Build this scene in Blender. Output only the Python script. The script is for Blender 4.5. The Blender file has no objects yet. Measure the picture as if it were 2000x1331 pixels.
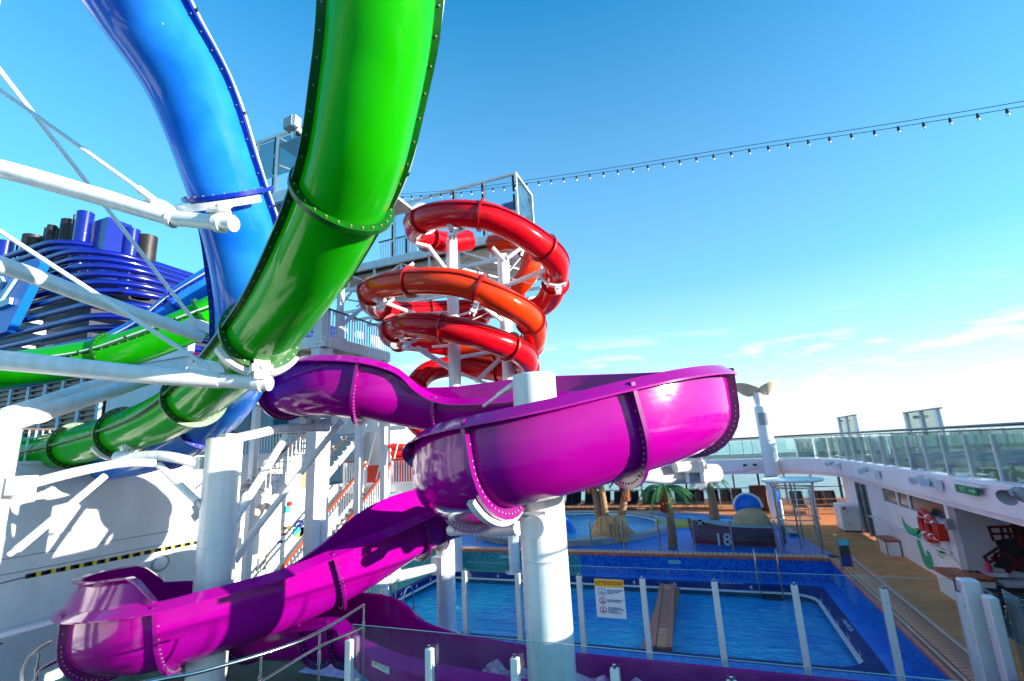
import bpy, bmesh, math, random
from mathutils import Vector as V, Matrix
random.seed(7)
C = bpy.context.scene.collection
SC = bpy.context.scene
rad = math.radians
PI = math.pi

# ------------------------------------------------------------------ camera
# world: eye at the origin, +Y along the ship, +X to starboard, z up; metres
FPX, CX, CY = 944.0, 1000.0, 665.5
ROT = Matrix(((0.0, 0, 0), (0, 0, 0), (0, 0, 0)))
_up = V((-219, 4155.5, -FPX)).normalized()
_f = V((0, 0, -1)); _y = (_f - _up * _f.dot(_up)).normalized(); _x = _y.cross(_up)
_a = rad(21)
_u = (_x * math.cos(_a) - _y * math.sin(_a)); _v = (_x * math.sin(_a) + _y * math.cos(_a))
ROT = Matrix((_u, _v, _up))          # camera axes -> world
cam = bpy.data.cameras.new('camera'); camo = bpy.data.objects.new('camera', cam); C.objects.link(camo)
cam.sensor_width = 36; cam.lens = FPX / 2000 * 36; cam.clip_start = .05; cam.clip_end = 60000
camo.matrix_world = ROT.to_4x4()
SC.camera = camo

# ------------------------------------------------------------------ light
SUN_AZ = rad(0)      # direction towards the sun, measured from +X towards +Y
SUN_EL = rad(11)
sd = V((math.cos(SUN_AZ) * math.cos(SUN_EL), math.sin(SUN_AZ) * math.cos(SUN_EL), math.sin(SUN_EL)))
sl = bpy.data.lights.new('sun', 'SUN'); sl.energy = 4.2; sl.angle = rad(.5); sl.color = (1, .93, .84)
so = bpy.data.objects.new('sun', sl); C.objects.link(so); so.rotation_euler = sd.to_track_quat('Z', 'Y').to_euler()
W = bpy.data.worlds.new('World'); SC.world = W; W.use_nodes = True
wn = W.node_tree.nodes; wl = W.node_tree.links; wn.clear()
wo = wn.new('ShaderNodeOutputWorld'); bg = wn.new('ShaderNodeBackground'); bg.inputs[1].default_value = .15
sky = wn.new('ShaderNodeTexSky'); sky.sky_type = 'NISHITA'; sky.sun_disc = False
sky.sun_elevation = SUN_EL; sky.sun_rotation = PI / 2 - SUN_AZ; sky.altitude = 30
sky.air_density = 1.0; sky.dust_density = .6; sky.ozone_density = 3.0
hs = wn.new('ShaderNodeHueSaturation'); hs.inputs['Saturation'].default_value = 1.75; hs.inputs['Value'].default_value = 1.0
hs.inputs['Hue'].default_value = .489
wl.new(sky.outputs[0], hs.inputs['Color'])
# thin bank of cloud low over the sea
tc = wn.new('ShaderNodeTexCoord'); mp = wn.new('ShaderNodeMapping'); mp.inputs['Scale'].default_value = (2.2, 2.2, 11)
nz = wn.new('ShaderNodeTexNoise'); nz.inputs['Scale'].default_value = 3.4; nz.inputs['Detail'].default_value = 9; nz.inputs['Roughness'].default_value = .55
wl.new(tc.outputs['Generated'], mp.inputs[0]); wl.new(mp.outputs[0], nz.inputs['Vector'])
r1 = wn.new('ShaderNodeValToRGB'); r1.color_ramp.elements[0].position = .53; r1.color_ramp.elements[1].position = .66
wl.new(nz.outputs[0], r1.inputs[0])
sx = wn.new('ShaderNodeSeparateXYZ'); wl.new(tc.outputs['Generated'], sx.inputs[0])
r2 = wn.new('ShaderNodeValToRGB'); e = r2.color_ramp.elements
e[0].position = .0; e[0].color = (.6, .6, .6, 1); e[1].position = .225; e[1].color = (0, 0, 0, 1)
n_ = e.new(.15); n_.color = (.8, .8, .8, 1)
wl.new(sx.outputs[2], r2.inputs[0])
mm = wn.new('ShaderNodeMath'); mm.operation = 'MULTIPLY'; wl.new(r1.outputs[0], mm.inputs[0]); wl.new(r2.outputs[0], mm.inputs[1])
# general pale haze in the air towards the horizon
r3 = wn.new('ShaderNodeValToRGB'); e = r3.color_ramp.elements; r3.color_ramp.interpolation = 'EASE'
e[0].position = .0; e[0].color = (.92, .92, .92, 1); e[1].position = .8; e[1].color = (0, 0, 0, 1); q_ = e.new(.3); q_.color = (.25, .25, .25, 1); q_ = e.new(.13); q_.color = (.6, .6, .6, 1); r3.color_ramp.interpolation = 'LINEAR'
wl.new(sx.outputs[2], r3.inputs[0])
mh = wn.new('ShaderNodeMixRGB'); wl.new(r3.outputs[0], mh.inputs[0]); wl.new(hs.outputs[0], mh.inputs[1]); mh.inputs[2].default_value = (2.35, 2.75, 2.85, 1)
mx = wn.new('ShaderNodeMixRGB'); wl.new(mm.outputs[0], mx.inputs[0]); wl.new(mh.outputs[0], mx.inputs[1]); mx.inputs[2].default_value = (2.8, 2.8, 2.85, 1)
wl.new(mx.outputs[0], bg.inputs[0]); wl.new(bg.outputs[0], wo.inputs[0])
SC.view_settings.view_transform = 'Standard'; SC.view_settings.look = 'None'
SC.view_settings.exposure = 1.58; SC.view_settings.gamma = 1; SC.view_settings.use_curve_mapping = False
SC.render.engine = 'CYCLES'; SC.cycles.caustics_reflective = False; SC.cycles.caustics_refractive = False

# ------------------------------------------------------------------ points read off the survey of the place
def P(x, y, zc):                      # point on the sight line through (x, y) at optical depth zc
    return ROT @ V(((x - CX) * zc / FPX, -(y - CY) * zc / FPX, -zc))
def Q(x, y, u=None, v=None, z=None):  # the same line cut by a plane of the ship
    r = ROT @ V((x - CX, -(y - CY), -FPX))
    t = u / r.x if u is not None else v / r.y if v is not None else z / r.z
    return r * t
def PX(p):
    c = ROT.transposed() @ p
    return (CX + FPX * c.x / -c.z, CY - FPX * c.y / -c.z)

# ------------------------------------------------------------------ mesh helpers
class MB:
    def __init__(s): s.v = []; s.f = []
    def add(s, vs, fs):
        o = len(s.v); s.v += [tuple(q) for q in vs]; s.f += [tuple(i + o for i in f) for f in fs]; return s
    def para(s, c, a, b, n):          # box from centre and three half vectors
        c = V(c); vs = [c + a * i + b * j + n * k for k in (-1, 1) for j in (-1, 1) for i in (-1, 1)]
        return s.add(vs, [(0, 2, 3, 1), (4, 5, 7, 6), (0, 1, 5, 4), (2, 6, 7, 3), (0, 4, 6, 2), (1, 3, 7, 5)])
    def box(s, x0, x1, y0, y1, z0, z1):
        return s.para(((x0 + x1) / 2, (y0 + y1) / 2, (z0 + z1) / 2), V(((x1 - x0) / 2, 0, 0)), V((0, (y1 - y0) / 2, 0)), V((0, 0, (z1 - z0) / 2)))
    def bbox(s, x0, x1, y0, y1, z0, z1, b=.01):   # box with chamfered upper and vertical edges
        pr = [(x0 + b, y0), (x1 - b, y0), (x1, y0 + b), (x1, y1 - b), (x1 - b, y1), (x0 + b, y1), (x0, y1 - b), (x0, y0 + b)]
        cx, cy = (x0 + x1) / 2, (y0 + y1) / 2
        ins = [(cx + (x - cx) * (1 - 2 * b / max(x1 - x0, 1e-3)), cy + (y - cy) * (1 - 2 * b / max(y1 - y0, 1e-3))) for x, y in pr]
        vs = [(x, y, z0) for x, y in pr] + [(x, y, z1 - b) for x, y in pr] + [(x, y, z1) for x, y in ins]
        fs = [tuple(range(7, -1, -1)), tuple(range(16, 24))]
        for r in (0, 8):
            for i in range(8):
                j = (i + 1) % 8; fs.append((r + i, r + j, r + 8 + j, r + 8 + i))
        return s.add(vs, fs)
    def bar(s, p, q, w, h=None, up=V((0, 0, 1))):
        p = V(p); q = V(q); h = h or w; t = (q - p)
        a = t.cross(up)
        if a.length < 1e-4: a = t.cross(V((0, 1, 0)))
        a.normalize(); b = a.cross(t).normalized()
        return s.para((p + q) / 2, t / 2, a * w / 2, b * h / 2)
    def tube(s, pts, r, n=12, cap=True):
        pts = [V(p) for p in pts]; m = len(pts)
        rs = r if isinstance(r, (list, tuple)) else [r] * m
        vs = []; fs = []; prev = None
        for i, p in enumerate(pts):
            t = (pts[min(i + 1, m - 1)] - pts[max(i - 1, 0)]).normalized()
            if prev is None:
                a = t.cross(V((0, 0, 1)))
                if a.length < 1e-3: a = t.cross(V((0, 1, 0)))
            else: a = prev - t * prev.dot(t)
            a.normalize(); prev = a; b = t.cross(a)
            for k in range(n):
                g = 2 * PI * k / n; vs.append(p + (a * math.cos(g) + b * math.sin(g)) * rs[i])
        for i in range(m - 1):
            for k in range(n):
                k2 = (k + 1) % n; fs.append((i * n + k, i * n + k2, (i + 1) * n + k2, (i + 1) * n + k))
        if cap: fs.append(tuple(range(n - 1, -1, -1))); fs.append(tuple(range((m - 1) * n, m * n)))
        return s.add(vs, fs)
    def rings(s, rings, closed=True, cap=False):
        n = len(rings[0]); o = len(s.v); vs = [q for r in rings for q in r]; fs = []
        for i in range(len(rings) - 1):
            for k in range(n if closed else n - 1):
                k2 = (k + 1) % n; fs.append((i * n + k, (i + 1) * n + k, (i + 1) * n + k2, i * n + k2))
        if cap: fs.append(tuple(range(n))); fs.append(tuple(range(len(vs) - 1, len(vs) - n - 1, -1)))
        return s.add(vs, fs)
    def lathe(s, c, prof, n=32, cap=True):
        c = V(c); rr = [[c + V((r * math.cos(2 * PI * k / n), r * math.sin(2 * PI * k / n), z)) for k in range(n)] for r, z in prof]
        return s.rings(rr[::-1], True, cap)
    def prism(s, pts, z0, z1):        # flat outline (x, y) extruded up
        n = len(pts)
        return s.add([(x, y, z0) for x, y in pts] + [(x, y, z1) for x, y in pts],
                     [tuple(range(n - 1, -1, -1)), tuple(range(n, 2 * n))] + [(i, (i + 1) % n, n + (i + 1) % n, n + i) for i in range(n)])
    def ell(s, c, r, n=14, m=8):
        c = V(c); rr = []
        for j in range(m + 1):
            a = -PI / 2 + PI * max(.002, min(.998, j / m)); rr.append([c + V((r[0] * math.cos(a) * math.cos(2 * PI * k / n), r[1] * math.cos(a) * math.sin(2 * PI * k / n), r[2] * math.sin(a))) for k in range(n)])
        return s.rings(rr[::-1], True, True)
    def build(s, name, mat, parent=None, sm=True, ang=38):
        me = bpy.data.meshes.new(name); me.from_pydata(s.v, [], s.f)
        if sm:
            me.polygons.foreach_set('use_smooth', [True] * len(me.polygons)); me.set_sharp_from_angle(angle=rad(ang))
        me.update()
        bm = bmesh.new(); bm.from_mesh(me); bmesh.ops.recalc_face_normals(bm, faces=bm.faces); bm.to_mesh(me); bm.free()
        me.materials.append(mat); o = bpy.data.objects.new(name, me); C.objects.link(o)
        if parent:
            o.parent = parent
            o.location = -V(parent.location)
        return o

def tag(o, label=None, cat=None, group=None, kind=None):
    if label: o['label'] = label
    if cat: o['category'] = cat
    if group: o['group'] = group
    if kind: o['kind'] = kind
    return o
def thing(name, label, cat, loc=(0, 0, 0), group=None):
    o = bpy.data.objects.new(name, None); C.objects.link(o); o.location = loc; o.empty_display_size = .2
    return tag(o, label, cat, group)
def struct(o): o['kind'] = 'structure'; return o
def stuff(o): o['kind'] = 'stuff'; return o
def dup(root, off=V((0, 0, 0)), label=None, group=None, loc=None):
    r = root.copy(); C.objects.link(r); r.location = loc if loc is not None else V(root.location) + V(off)
    if label: r['label'] = label
    if group: r['group'] = group
    for ch in list(root.children):
        c = ch.copy(); C.objects.link(c); c.parent = r
        for g in list(ch.children):
            d = g.copy(); C.objects.link(d); d.parent = c
    return r
def inst(o, off=(0, 0, 0), mat=None):   # copy of a part under the same parent, sharing mesh data
    c = o.copy(); C.objects.link(c); c.location = V(o.location) + V(off); return c
def text(name, body, size, mat, parent, origin, ax, ay, ext=.002, align='CENTER', bold=0.0):
    cu = bpy.data.curves.new(name, 'FONT'); cu.body = body; cu.size = size; cu.extrude = ext; cu.align_x = align; cu.align_y = 'CENTER'; cu.offset = bold
    cu.resolution_u = 3
    ob = bpy.data.objects.new(name, cu); C.objects.link(ob); bpy.context.view_layer.update()
    me = bpy.data.meshes.new_from_object(ob.evaluated_get(bpy.context.evaluated_depsgraph_get())); bpy.data.objects.remove(ob)
    me.name = name; ax = V(ax).normalized(); ay = V(ay).normalized(); az = ax.cross(ay)
    M = Matrix((ax, ay, az)).transposed().to_4x4(); M.translation = V(origin) - (V(parent.location) if parent else V((0, 0, 0)))
    me.transform(M); me.materials.clear(); me.materials.append(mat)
    o = bpy.data.objects.new(name, me); C.objects.link(o)
    if parent: o.parent = parent
    return o

# ------------------------------------------------------------------ materials
def mat(name, col, rough=.4, metal=0, coat=0, var=.0, vscale=3, bump=0, bscale=20, spec=.5, trans=0, col2=None, stretch=None, rvar=0):
    m = bpy.data.materials.new(name); m.use_nodes = True; n = m.node_tree.nodes; l = m.node_tree.links
    b = n['Principled BSDF']; b.inputs['Base Color'].default_value = (*col, 1); b.inputs['Roughness'].default_value = rough
    b.inputs['Metallic'].default_value = metal; b.inputs['Coat Weight'].default_value = coat; b.inputs['Coat Roughness'].default_value = .04
    b.inputs['Specular IOR Level'].default_value = spec
    t = n.new('ShaderNodeTexCoord'); src = t.outputs['Object']
    if stretch:
        g = n.new('ShaderNodeMapping'); g.inputs['Scale'].default_value = stretch; l.new(src, g.inputs[0]); src = g.outputs[0]
    if var or col2:
        z = n.new('ShaderNodeTexNoise'); z.inputs['Scale'].default_value = vscale; z.inputs['Detail'].default_value = 6; l.new(src, z.inputs['Vector'])
        r = n.new('ShaderNodeValToRGB'); r.color_ramp.elements[0].position = .35; r.color_ramp.elements[1].position = .68
        c2 = col2 or tuple(c * (1 - var) for c in col)
        r.color_ramp.elements[0].color = (*c2, 1); r.color_ramp.elements[1].color = (*col, 1)
        l.new(z.outputs[0], r.inputs[0]); l.new(r.outputs[0], b.inputs['Base Color'])
    if rvar:
        z3 = n.new('ShaderNodeTexNoise'); z3.inputs['Scale'].default_value = 2.2; z3.inputs['Detail'].default_value = 8; z3.inputs['Roughness'].default_value = .65
        g3 = n.new('ShaderNodeMapping'); g3.inputs['Scale'].default_value = (1, 1, 2.6); l.new(t.outputs['Object'], g3.inputs[0]); l.new(g3.outputs[0], z3.inputs['Vector'])
        mr = n.new('ShaderNodeMapRange'); mr.inputs['From Min'].default_value = .35; mr.inputs['From Max'].default_value = .7; mr.inputs['To Min'].default_value = rough; mr.inputs['To Max'].default_value = rough + rvar
        l.new(z3.outputs[0], mr.inputs[0]); l.new(mr.outputs[0], b.inputs['Roughness'])
        z4 = n.new('ShaderNodeTexNoise'); z4.inputs['Scale'].default_value = 1.1; z4.inputs['Detail'].default_value = 2; l.new(t.outputs['Object'], z4.inputs['Vector'])
        b4 = n.new('ShaderNodeBump'); b4.inputs['Strength'].default_value = .35; b4.inputs['Distance'].default_value = .05; l.new(z4.outputs[0], b4.inputs['Height']); l.new(b4.outputs[0], b.inputs['Normal'])
    if bump:
        z2 = n.new('ShaderNodeTexNoise'); z2.inputs['Scale'].default_value = bscale; z2.inputs['Detail'].default_value = 4; l.new(src, z2.inputs['Vector'])
        bp = n.new('ShaderNodeBump'); bp.inputs['Strength'].default_value = bump; bp.inputs['Distance'].default_value = .02
        l.new(z2.outputs[0], bp.inputs['Height']); l.new(bp.outputs[0], b.inputs['Normal'])
    if trans:
        tr = n.new('ShaderNodeBsdfTranslucent'); tr.inputs[0].default_value = (*col, 1)
        mxs = n.new('ShaderNodeMixShader'); mxs.inputs[0].default_value = trans
        l.new(b.outputs[0], mxs.inputs[1]); l.new(tr.outputs[0], mxs.inputs[2]); l.new(mxs.outputs[0], n['Material Output'].inputs[0])
    return m
def glassmat(name, tint, refl=1.0, rough=0.0, base=0.0, basecol=(.5, .8, .8)):
    m = bpy.data.materials.new(name); m.use_nodes = True; n = m.node_tree.nodes; l = m.node_tree.links; n.clear()
    o = n.new('ShaderNodeOutputMaterial'); t = n.new('ShaderNodeBsdfTransparent'); t.inputs[0].default_value = (*tint, 1)
    g = n.new('ShaderNodeBsdfGlossy'); g.inputs['Roughness'].default_value = rough
    lw = n.new('ShaderNodeFresnel'); lw.inputs[0].default_value = 1.45
    mu = n.new('ShaderNodeMath'); mu.operation = 'MULTIPLY'; mu.inputs[1].default_value = refl; l.new(lw.outputs[0], mu.inputs[0])
    x = n.new('ShaderNodeMixShader'); l.new(mu.outputs[0], x.inputs[0]); l.new(t.outputs[0], x.inputs[1]); l.new(g.outputs[0], x.inputs[2])
    last = x
    if base:
        d = n.new('ShaderNodeBsdfDiffuse'); d.inputs[0].default_value = (*basecol, 1)
        tc_ = n.new('ShaderNodeTexCoord'); nn_ = n.new('ShaderNodeTexNoise'); nn_.inputs['Scale'].default_value = 2.4; nn_.inputs['Detail'].default_value = 8; l.new(tc_.outputs['Object'], nn_.inputs['Vector'])
        mr_ = n.new('ShaderNodeMapRange'); mr_.inputs['From Min'].default_value = .4; mr_.inputs['From Max'].default_value = .75; mr_.inputs['To Min'].default_value = base * .5; mr_.inputs['To Max'].default_value = base * 2.5 + .01; l.new(nn_.outputs[0], mr_.inputs[0])
        y = n.new('ShaderNodeMixShader'); l.new(mr_.outputs[0], y.inputs[0]); l.new(x.outputs[0], y.inputs[1]); l.new(d.outputs[0], y.inputs[2]); last = y
    l.new(last.outputs[0], o.inputs[0]); return m
def tilemat(name, cols, size=.05, rough=.42):   # small glass mosaic, voronoi-free square tiles with random colours
    m = bpy.data.materials.new(name); m.use_nodes = True; n = m.node_tree.nodes; l = m.node_tree.links
    b = n['Principled BSDF']; b.inputs['Roughness'].default_value = rough; b.inputs['Specular IOR Level'].default_value = .3
    t = n.new('ShaderNodeTexCoord'); d = n.new('ShaderNodeVectorMath'); d.operation = 'SCALE'; d.inputs['Scale'].default_value = 1 / size; l.new(t.outputs['Object'], d.inputs[0])
    a0 = n.new('ShaderNodeVectorMath'); a0.operation = 'ADD'; a0.inputs[1].default_value = (.013, .017, .019); l.new(d.outputs[0], a0.inputs[0])
    fl = n.new('ShaderNodeVectorMath'); fl.operation = 'FLOOR'; l.new(a0.outputs[0], fl.inputs[0])
    wn_ = n.new('ShaderNodeTexWhiteNoise'); wn_.noise_dimensions = '3D'; l.new(fl.outputs[0], wn_.inputs['Vector'])
    nz_ = n.new('ShaderNodeTexNoise'); nz_.inputs['Scale'].default_value = .6; l.new(t.outputs['Object'], nz_.inputs['Vector'])
    ad = n.new('ShaderNodeMath'); ad.operation = 'MULTIPLY_ADD'; ad.inputs[1].default_value = .75; l.new(wn_.outputs['Value'], ad.inputs[0])
    sb = n.new('ShaderNodeMath'); sb.operation = 'MULTIPLY'; sb.inputs[1].default_value = .3; l.new(nz_.outputs[0], sb.inputs[0]); l.new(sb.outputs[0], ad.inputs[2])
    r = n.new('ShaderNodeValToRGB'); r.color_ramp.interpolation = 'LINEAR'
    while len(r.color_ramp.elements) < len(cols): r.color_ramp.elements.new(.5)
    for i, c in enumerate(cols): r.color_ramp.elements[i].position = i / (len(cols) - 1); r.color_ramp.elements[i].color = (*c, 1)
    l.new(ad.outputs[0], r.inputs[0]); l.new(r.outputs[0], b.inputs['Base Color']); return m

M = {}
M['white'] = mat('white_paint', (.78, .78, .79), .38, var=.06, vscale=1.3, bump=.08, bscale=9)
M['whiteg'] = mat('white_gloss_steel', (.8, .8, .8), .24, coat=.3, col2=(.7, .69, .67), vscale=2.5, bump=.08, bscale=10, stretch=(3, 3, .45), rvar=.15)
M['wall'] = mat('white_plating', (.78, .77, .78), .42, col2=(.69, .68, .68), vscale=1.1, bump=.3, bscale=1.6, stretch=(1.5, 1.5, .6), rvar=.2)
M['wallr'] = mat('pinkish_white_plating', (.9, .8, .83), .5, col2=(.82, .73, .76), vscale=1.1, bump=.25, bscale=1.6, stretch=(1.5, 1.5, .6))
M['cream'] = mat('cream_underside', (.55, .49, .38), .6, var=.15)
M['green'] = mat('green_gelcoat', (.012, .52, .002), .07, coat=.08, var=.14, vscale=1.2, spec=.26, trans=.3, rvar=.13)
M['greenf'] = mat('green_flange', (.003, .11, .002), .35, coat=.1, var=.3, vscale=6, trans=.1)  # darker than the tube: underside shade put into the flange colour
M['blue'] = mat('blue_gelcoat', (.006, .16, .78), .07, coat=.08, col2=(.02, .25, .8), vscale=1.6, spec=.26, trans=.15, rvar=.13)  # paler cyan mottling stands for cloud reflections, painted into the colour
M['bluef'] = mat('blue_flange', (.004, .02, .36), .3, coat=.3, var=.2, vscale=6, trans=.1)
M['red'] = mat('crimson_gelcoat', (.62, .003, .01), .07, coat=.08, var=.2, vscale=1.5, spec=.26, rvar=.13)
M['orange'] = mat('orange_red_gelcoat', (.75, .04, .002), .07, coat=.08, var=.2, vscale=1.5, spec=.26, rvar=.13)
M['redf'] = mat('red_flange', (.33, .004, .006), .3, coat=.3)
M['purple'] = mat('purple_gelcoat', (.34, .0008, .24), .07, coat=.08, var=.14, vscale=1.1, spec=.26, rvar=.08)
M['purplef'] = mat('purple_flange', (.22, .001, .17), .24, coat=.5, var=.15, vscale=5)
M['steel'] = mat('stainless_steel', (.55, .55, .54), .22, 1, var=.15, vscale=12)
M['bolt'] = mat('bolt_heads', (.4, .38, .3), .35, .5)
M['dark'] = mat('black_rubber', (.012, .012, .014), .5)
M['black'] = mat('black_panel', (.012, .012, .012), .35, var=.4, vscale=4)
M['teak'] = mat('teak_planks', (.85, .4, .2), .7, col2=(.62, .26, .13), vscale=5, bump=.2, bscale=30, stretch=(1, 9, 9))
M['teakr'] = mat('varnished_teak', (.62, .15, .06), .4, col2=(.42, .09, .04), vscale=6, bump=.1, stretch=(1, 6, 1))
M['rail'] = mat('varnished_handrail', (.36, .055, .02), .3, coat=.5, var=.3, vscale=9)
M['railg'] = mat('dark_handrail', (.08, .05, .045), .35, coat=.3)
M['floorb'] = mat('tan_deck_paint', (.86, .33, .1), .85, col2=(.68, .24, .065), vscale=2.2, bump=.3, bscale=60)
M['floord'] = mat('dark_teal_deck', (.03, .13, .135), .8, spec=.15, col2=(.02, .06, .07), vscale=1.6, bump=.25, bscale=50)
M['mosb'] = tilemat('blue_mosaic', [(.0, .03, .32), (.0, .075, .48), (.0, .16, .62), (.0, .25, .62)], .045)
M['most'] = tilemat('sunlit_teal_mosaic', [(.01, .10, .22), (.01, .2, .3), (.03, .32, .36), (.08, .42, .42)], .045)  # same mosaic as the blue one, its sunlit tone painted in
M['ledgeb'] = tilemat('blue_ledge_tiles', [(.0, .09, .62), (.0, .18, .75), (.0, .28, .82)], .1)
M['ledget'] = tilemat('sunlit_turquoise_tiles', [(.02, .24, .24), (.05, .34, .3), (.1, .42, .34)], .1)  # ledge tiles of the left end, sunlight mixed into their colour
M['navy'] = mat('navy_gutter_tiles', (.0, .016, .2), .5, spec=.15, var=.25, vscale=4)
M['teal'] = mat('teal_gutter_wall', (.0, .11, .17), .5, spec=.2, var=.3, vscale=4)
M['line'] = mat('white_line', (.78, .8, .84), .5)
M['poolfl'] = tilemat('pool_floor_tiles', [(.0, .25, .6), (.0, .34, .7), (.02, .42, .74)], .2)
M['beige'] = mat('beige_rim', (.56, .46, .42), .6, var=.2, vscale=3, bump=.2, bscale=30)
M['pink'] = mat('pinkish_grating', (.85, .52, .36), .7, var=.2, vscale=5)
M['rock'] = mat('artificial_rock', (.85, .48, .18), .8, col2=(.5, .2, .06), vscale=2.4, bump=.6, bscale=5, stretch=(3, 1, 1))
M['trunk'] = mat('palm_trunk', (.5, .27, .13), .8, col2=(.28, .13, .06), vscale=9, bump=.8, bscale=12, stretch=(1, 1, 4))
M['trunkr'] = mat('palm_fibre', (.4, .09, .03), .9, col2=(.2, .04, .02), vscale=14, bump=.8, bscale=18)
M['leaf'] = mat('palm_frond', (.05, .2, .04), .5, col2=(.06, .14, .03), vscale=7, trans=.2)
M['hull'] = mat('painted_boat_planks', (.36, .15, .11), .6, col2=(.2, .1, .1), vscale=5, bump=.4, bscale=12, stretch=(1, 1, 7))
M['hullr'] = mat('red_boat_bottom', (.38, .02, .05), .5, var=.3)
M['grey'] = mat('grey_paint', (.33, .35, .37), .5, var=.1)
M['greyd'] = mat('dark_grey_glass', (.06, .055, .06), .15, var=.3, vscale=2)
M['mesh'] = mat('navy_sling_fabric', (.006, .009, .03), .75, var=.3, vscale=18, bump=.3, bscale=60)
M['meshb'] = mat('blue_sling_fabric', (.01, .05, .26), .7, var=.3, vscale=8)
M['red_p'] = mat('lifebuoy_red', (.62, .02, .008), .45, var=.2, vscale=6)
M['yellow'] = mat('yellow_print', (.85, .5, .01), .5)
M['yellow2'] = mat('yellow_tape', (.75, .6, .03), .5)
M['redtxt'] = mat('red_print', (.7, .02, .01), .5)
M['bluetxt'] = mat('blue_print', (.01, .03, .25), .5)
M['pinktxt'] = mat('crimson_print', (.62, .02, .12), .5)
M['greenp'] = mat('green_mural_paint', (.05, .4, .2), .55, var=.1)
M['greenl'] = mat('pale_green_mural_paint', (.45, .6, .46), .55)
M['exitg'] = mat('exit_sign_green', (.0, .17, .04), .4)
M['murp'] = mat('mauve_wall_paint', (.55, .52, .56), .55, var=.07, vscale=.8)
M['murd'] = mat('mural_dark_paint', (.012, .01, .02), .6, var=.3)
M['murr'] = mat('mural_maroon_paint', (.13, .008, .014), .6, var=.2)
M['funnel'] = mat('funnel_blue', (.003, .008, .22), .22, coat=.6, var=.2, vscale=2)
M['funp'] = mat('funnel_panel_blue', (.005, .14, .6), .35, var=.1)
M['sooty'] = mat('sooty_steel', (.035, .028, .026), .5, .3, var=.5, vscale=4)
M['lblue'] = mat('pale_blue_paint', (.4, .55, .68), .5)
M['cyanp'] = mat('cyan_print', (.05, .55, .65), .5)
M['tanp'] = mat('tan_play_foam', (.62, .45, .22), .6, var=.15)
M['greenf2'] = mat('sea_green_foam', (.05, .5, .3), .45)
M['foam'] = mat('white_water', (.8, .75, .82), .5, bump=.5, bscale=30)
M['sand'] = mat('yellow_sand_disc', (.8, .5, .05), .6, var=.2, vscale=6)
M['glass'] = glassmat('clear_glass', (.93, .98, .985), .8, base=.012, basecol=(.5, .8, .85))
M['glasst'] = glassmat('tinted_teal_glass', (.88, .97, .965), .85, base=.012, basecol=(.35, .75, .72))
M['glassd'] = glassmat('smoked_glass', (.22, .3, .33), 1.0, base=.25, basecol=(.12, .15, .18))
M['bulb'] = mat('bulb_glass', (.85, .85, .8), .1, coat=1)

def watermat(name, c1, c2, tr, scale, strength, dist, transp):
    m = bpy.data.materials.new(name); m.use_nodes = True; n = m.node_tree.nodes; l = m.node_tree.links
    b = n['Principled BSDF']; b.inputs['Roughness'].default_value = .04; b.inputs['IOR'].default_value = 1.33
    t = n.new('ShaderNodeTexCoord'); z = n.new('ShaderNodeTexNoise'); z.inputs['Scale'].default_value = scale; z.inputs['Detail'].default_value = 3; z.inputs['Distortion'].default_value = .8
    mp_ = n.new('ShaderNodeMapping'); mp_.inputs['Scale'].default_value = (1, 1.7, 1); l.new(t.outputs['Object'], mp_.inputs[0]); l.new(mp_.outputs[0], z.inputs['Vector'])
    z2 = n.new('ShaderNodeTexNoise'); z2.inputs['Scale'].default_value = scale * .12; z2.inputs['Detail'].default_value = 4; l.new(t.outputs['Object'], z2.inputs['Vector'])
    r = n.new('ShaderNodeValToRGB'); r.color_ramp.elements[0].color = (*c1, 1); r.color_ramp.elements[1].color = (*c2, 1); r.color_ramp.elements[0].position = .33; r.color_ramp.elements[1].position = .7
    mi = n.new('ShaderNodeMath'); mi.operation = 'MULTIPLY_ADD'; mi.inputs[1].default_value = .3; l.new(z.outputs[0], mi.inputs[0])
    m2 = n.new('ShaderNodeMath'); m2.operation = 'MULTIPLY'; m2.inputs[1].default_value = .7; l.new(z2.outputs[0], m2.inputs[0]); l.new(m2.outputs[0], mi.inputs[2])
    l.new(mi.outputs[0], r.inputs[0]); l.new(r.outputs[0], b.inputs['Base Color'])
    bp = n.new('ShaderNodeBump'); bp.inputs['Strength'].default_value = strength; bp.inputs['Distance'].default_value = dist
    l.new(z.outputs[0], bp.inputs['Height']); l.new(bp.outputs[0], b.inputs['Normal'])
    if transp:
        tt = n.new('ShaderNodeBsdfTransparent'); tt.inputs[0].default_value = (*tr, 1); x = n.new('ShaderNodeMixShader')
        x.inputs[0].default_value = transp; l.new(b.outputs[0], x.inputs[1]); l.new(tt.outputs[0], x.inputs[2]); l.new(x.outputs[0], n['Material Output'].inputs[0])
    return m
M['pool'] = watermat('pool_water', (.0, .17, .78), (.03, .72, 1.0), (.5, .85, 1), 2.2, .9, .14, .12)  # deep and pale blue patches paint caustics and glitter into the water
M['sea'] = watermat('sea_water', (.005, .16, .2), (.02, .3, .34), (0, 0, 0), .18, .9, 1.6, 0)

# ================================================================== SETTING
sea = MB(); S_ = 24000
sea.add([(-S_, -S_, -27), (S_, -S_, -27), (S_, S_, -27), (-S_, S_, -27)], [(0, 1, 2, 3)])
struct(sea.build('sea', M['sea'], sm=False))
FAR, EDGE = 19.7, 3.25
ZD, ZT = -4.75, -4.0        # wet deck, terrace
px0, px1, py0, py1 = -10.9, 2.55, 12.95, 18.95
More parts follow.
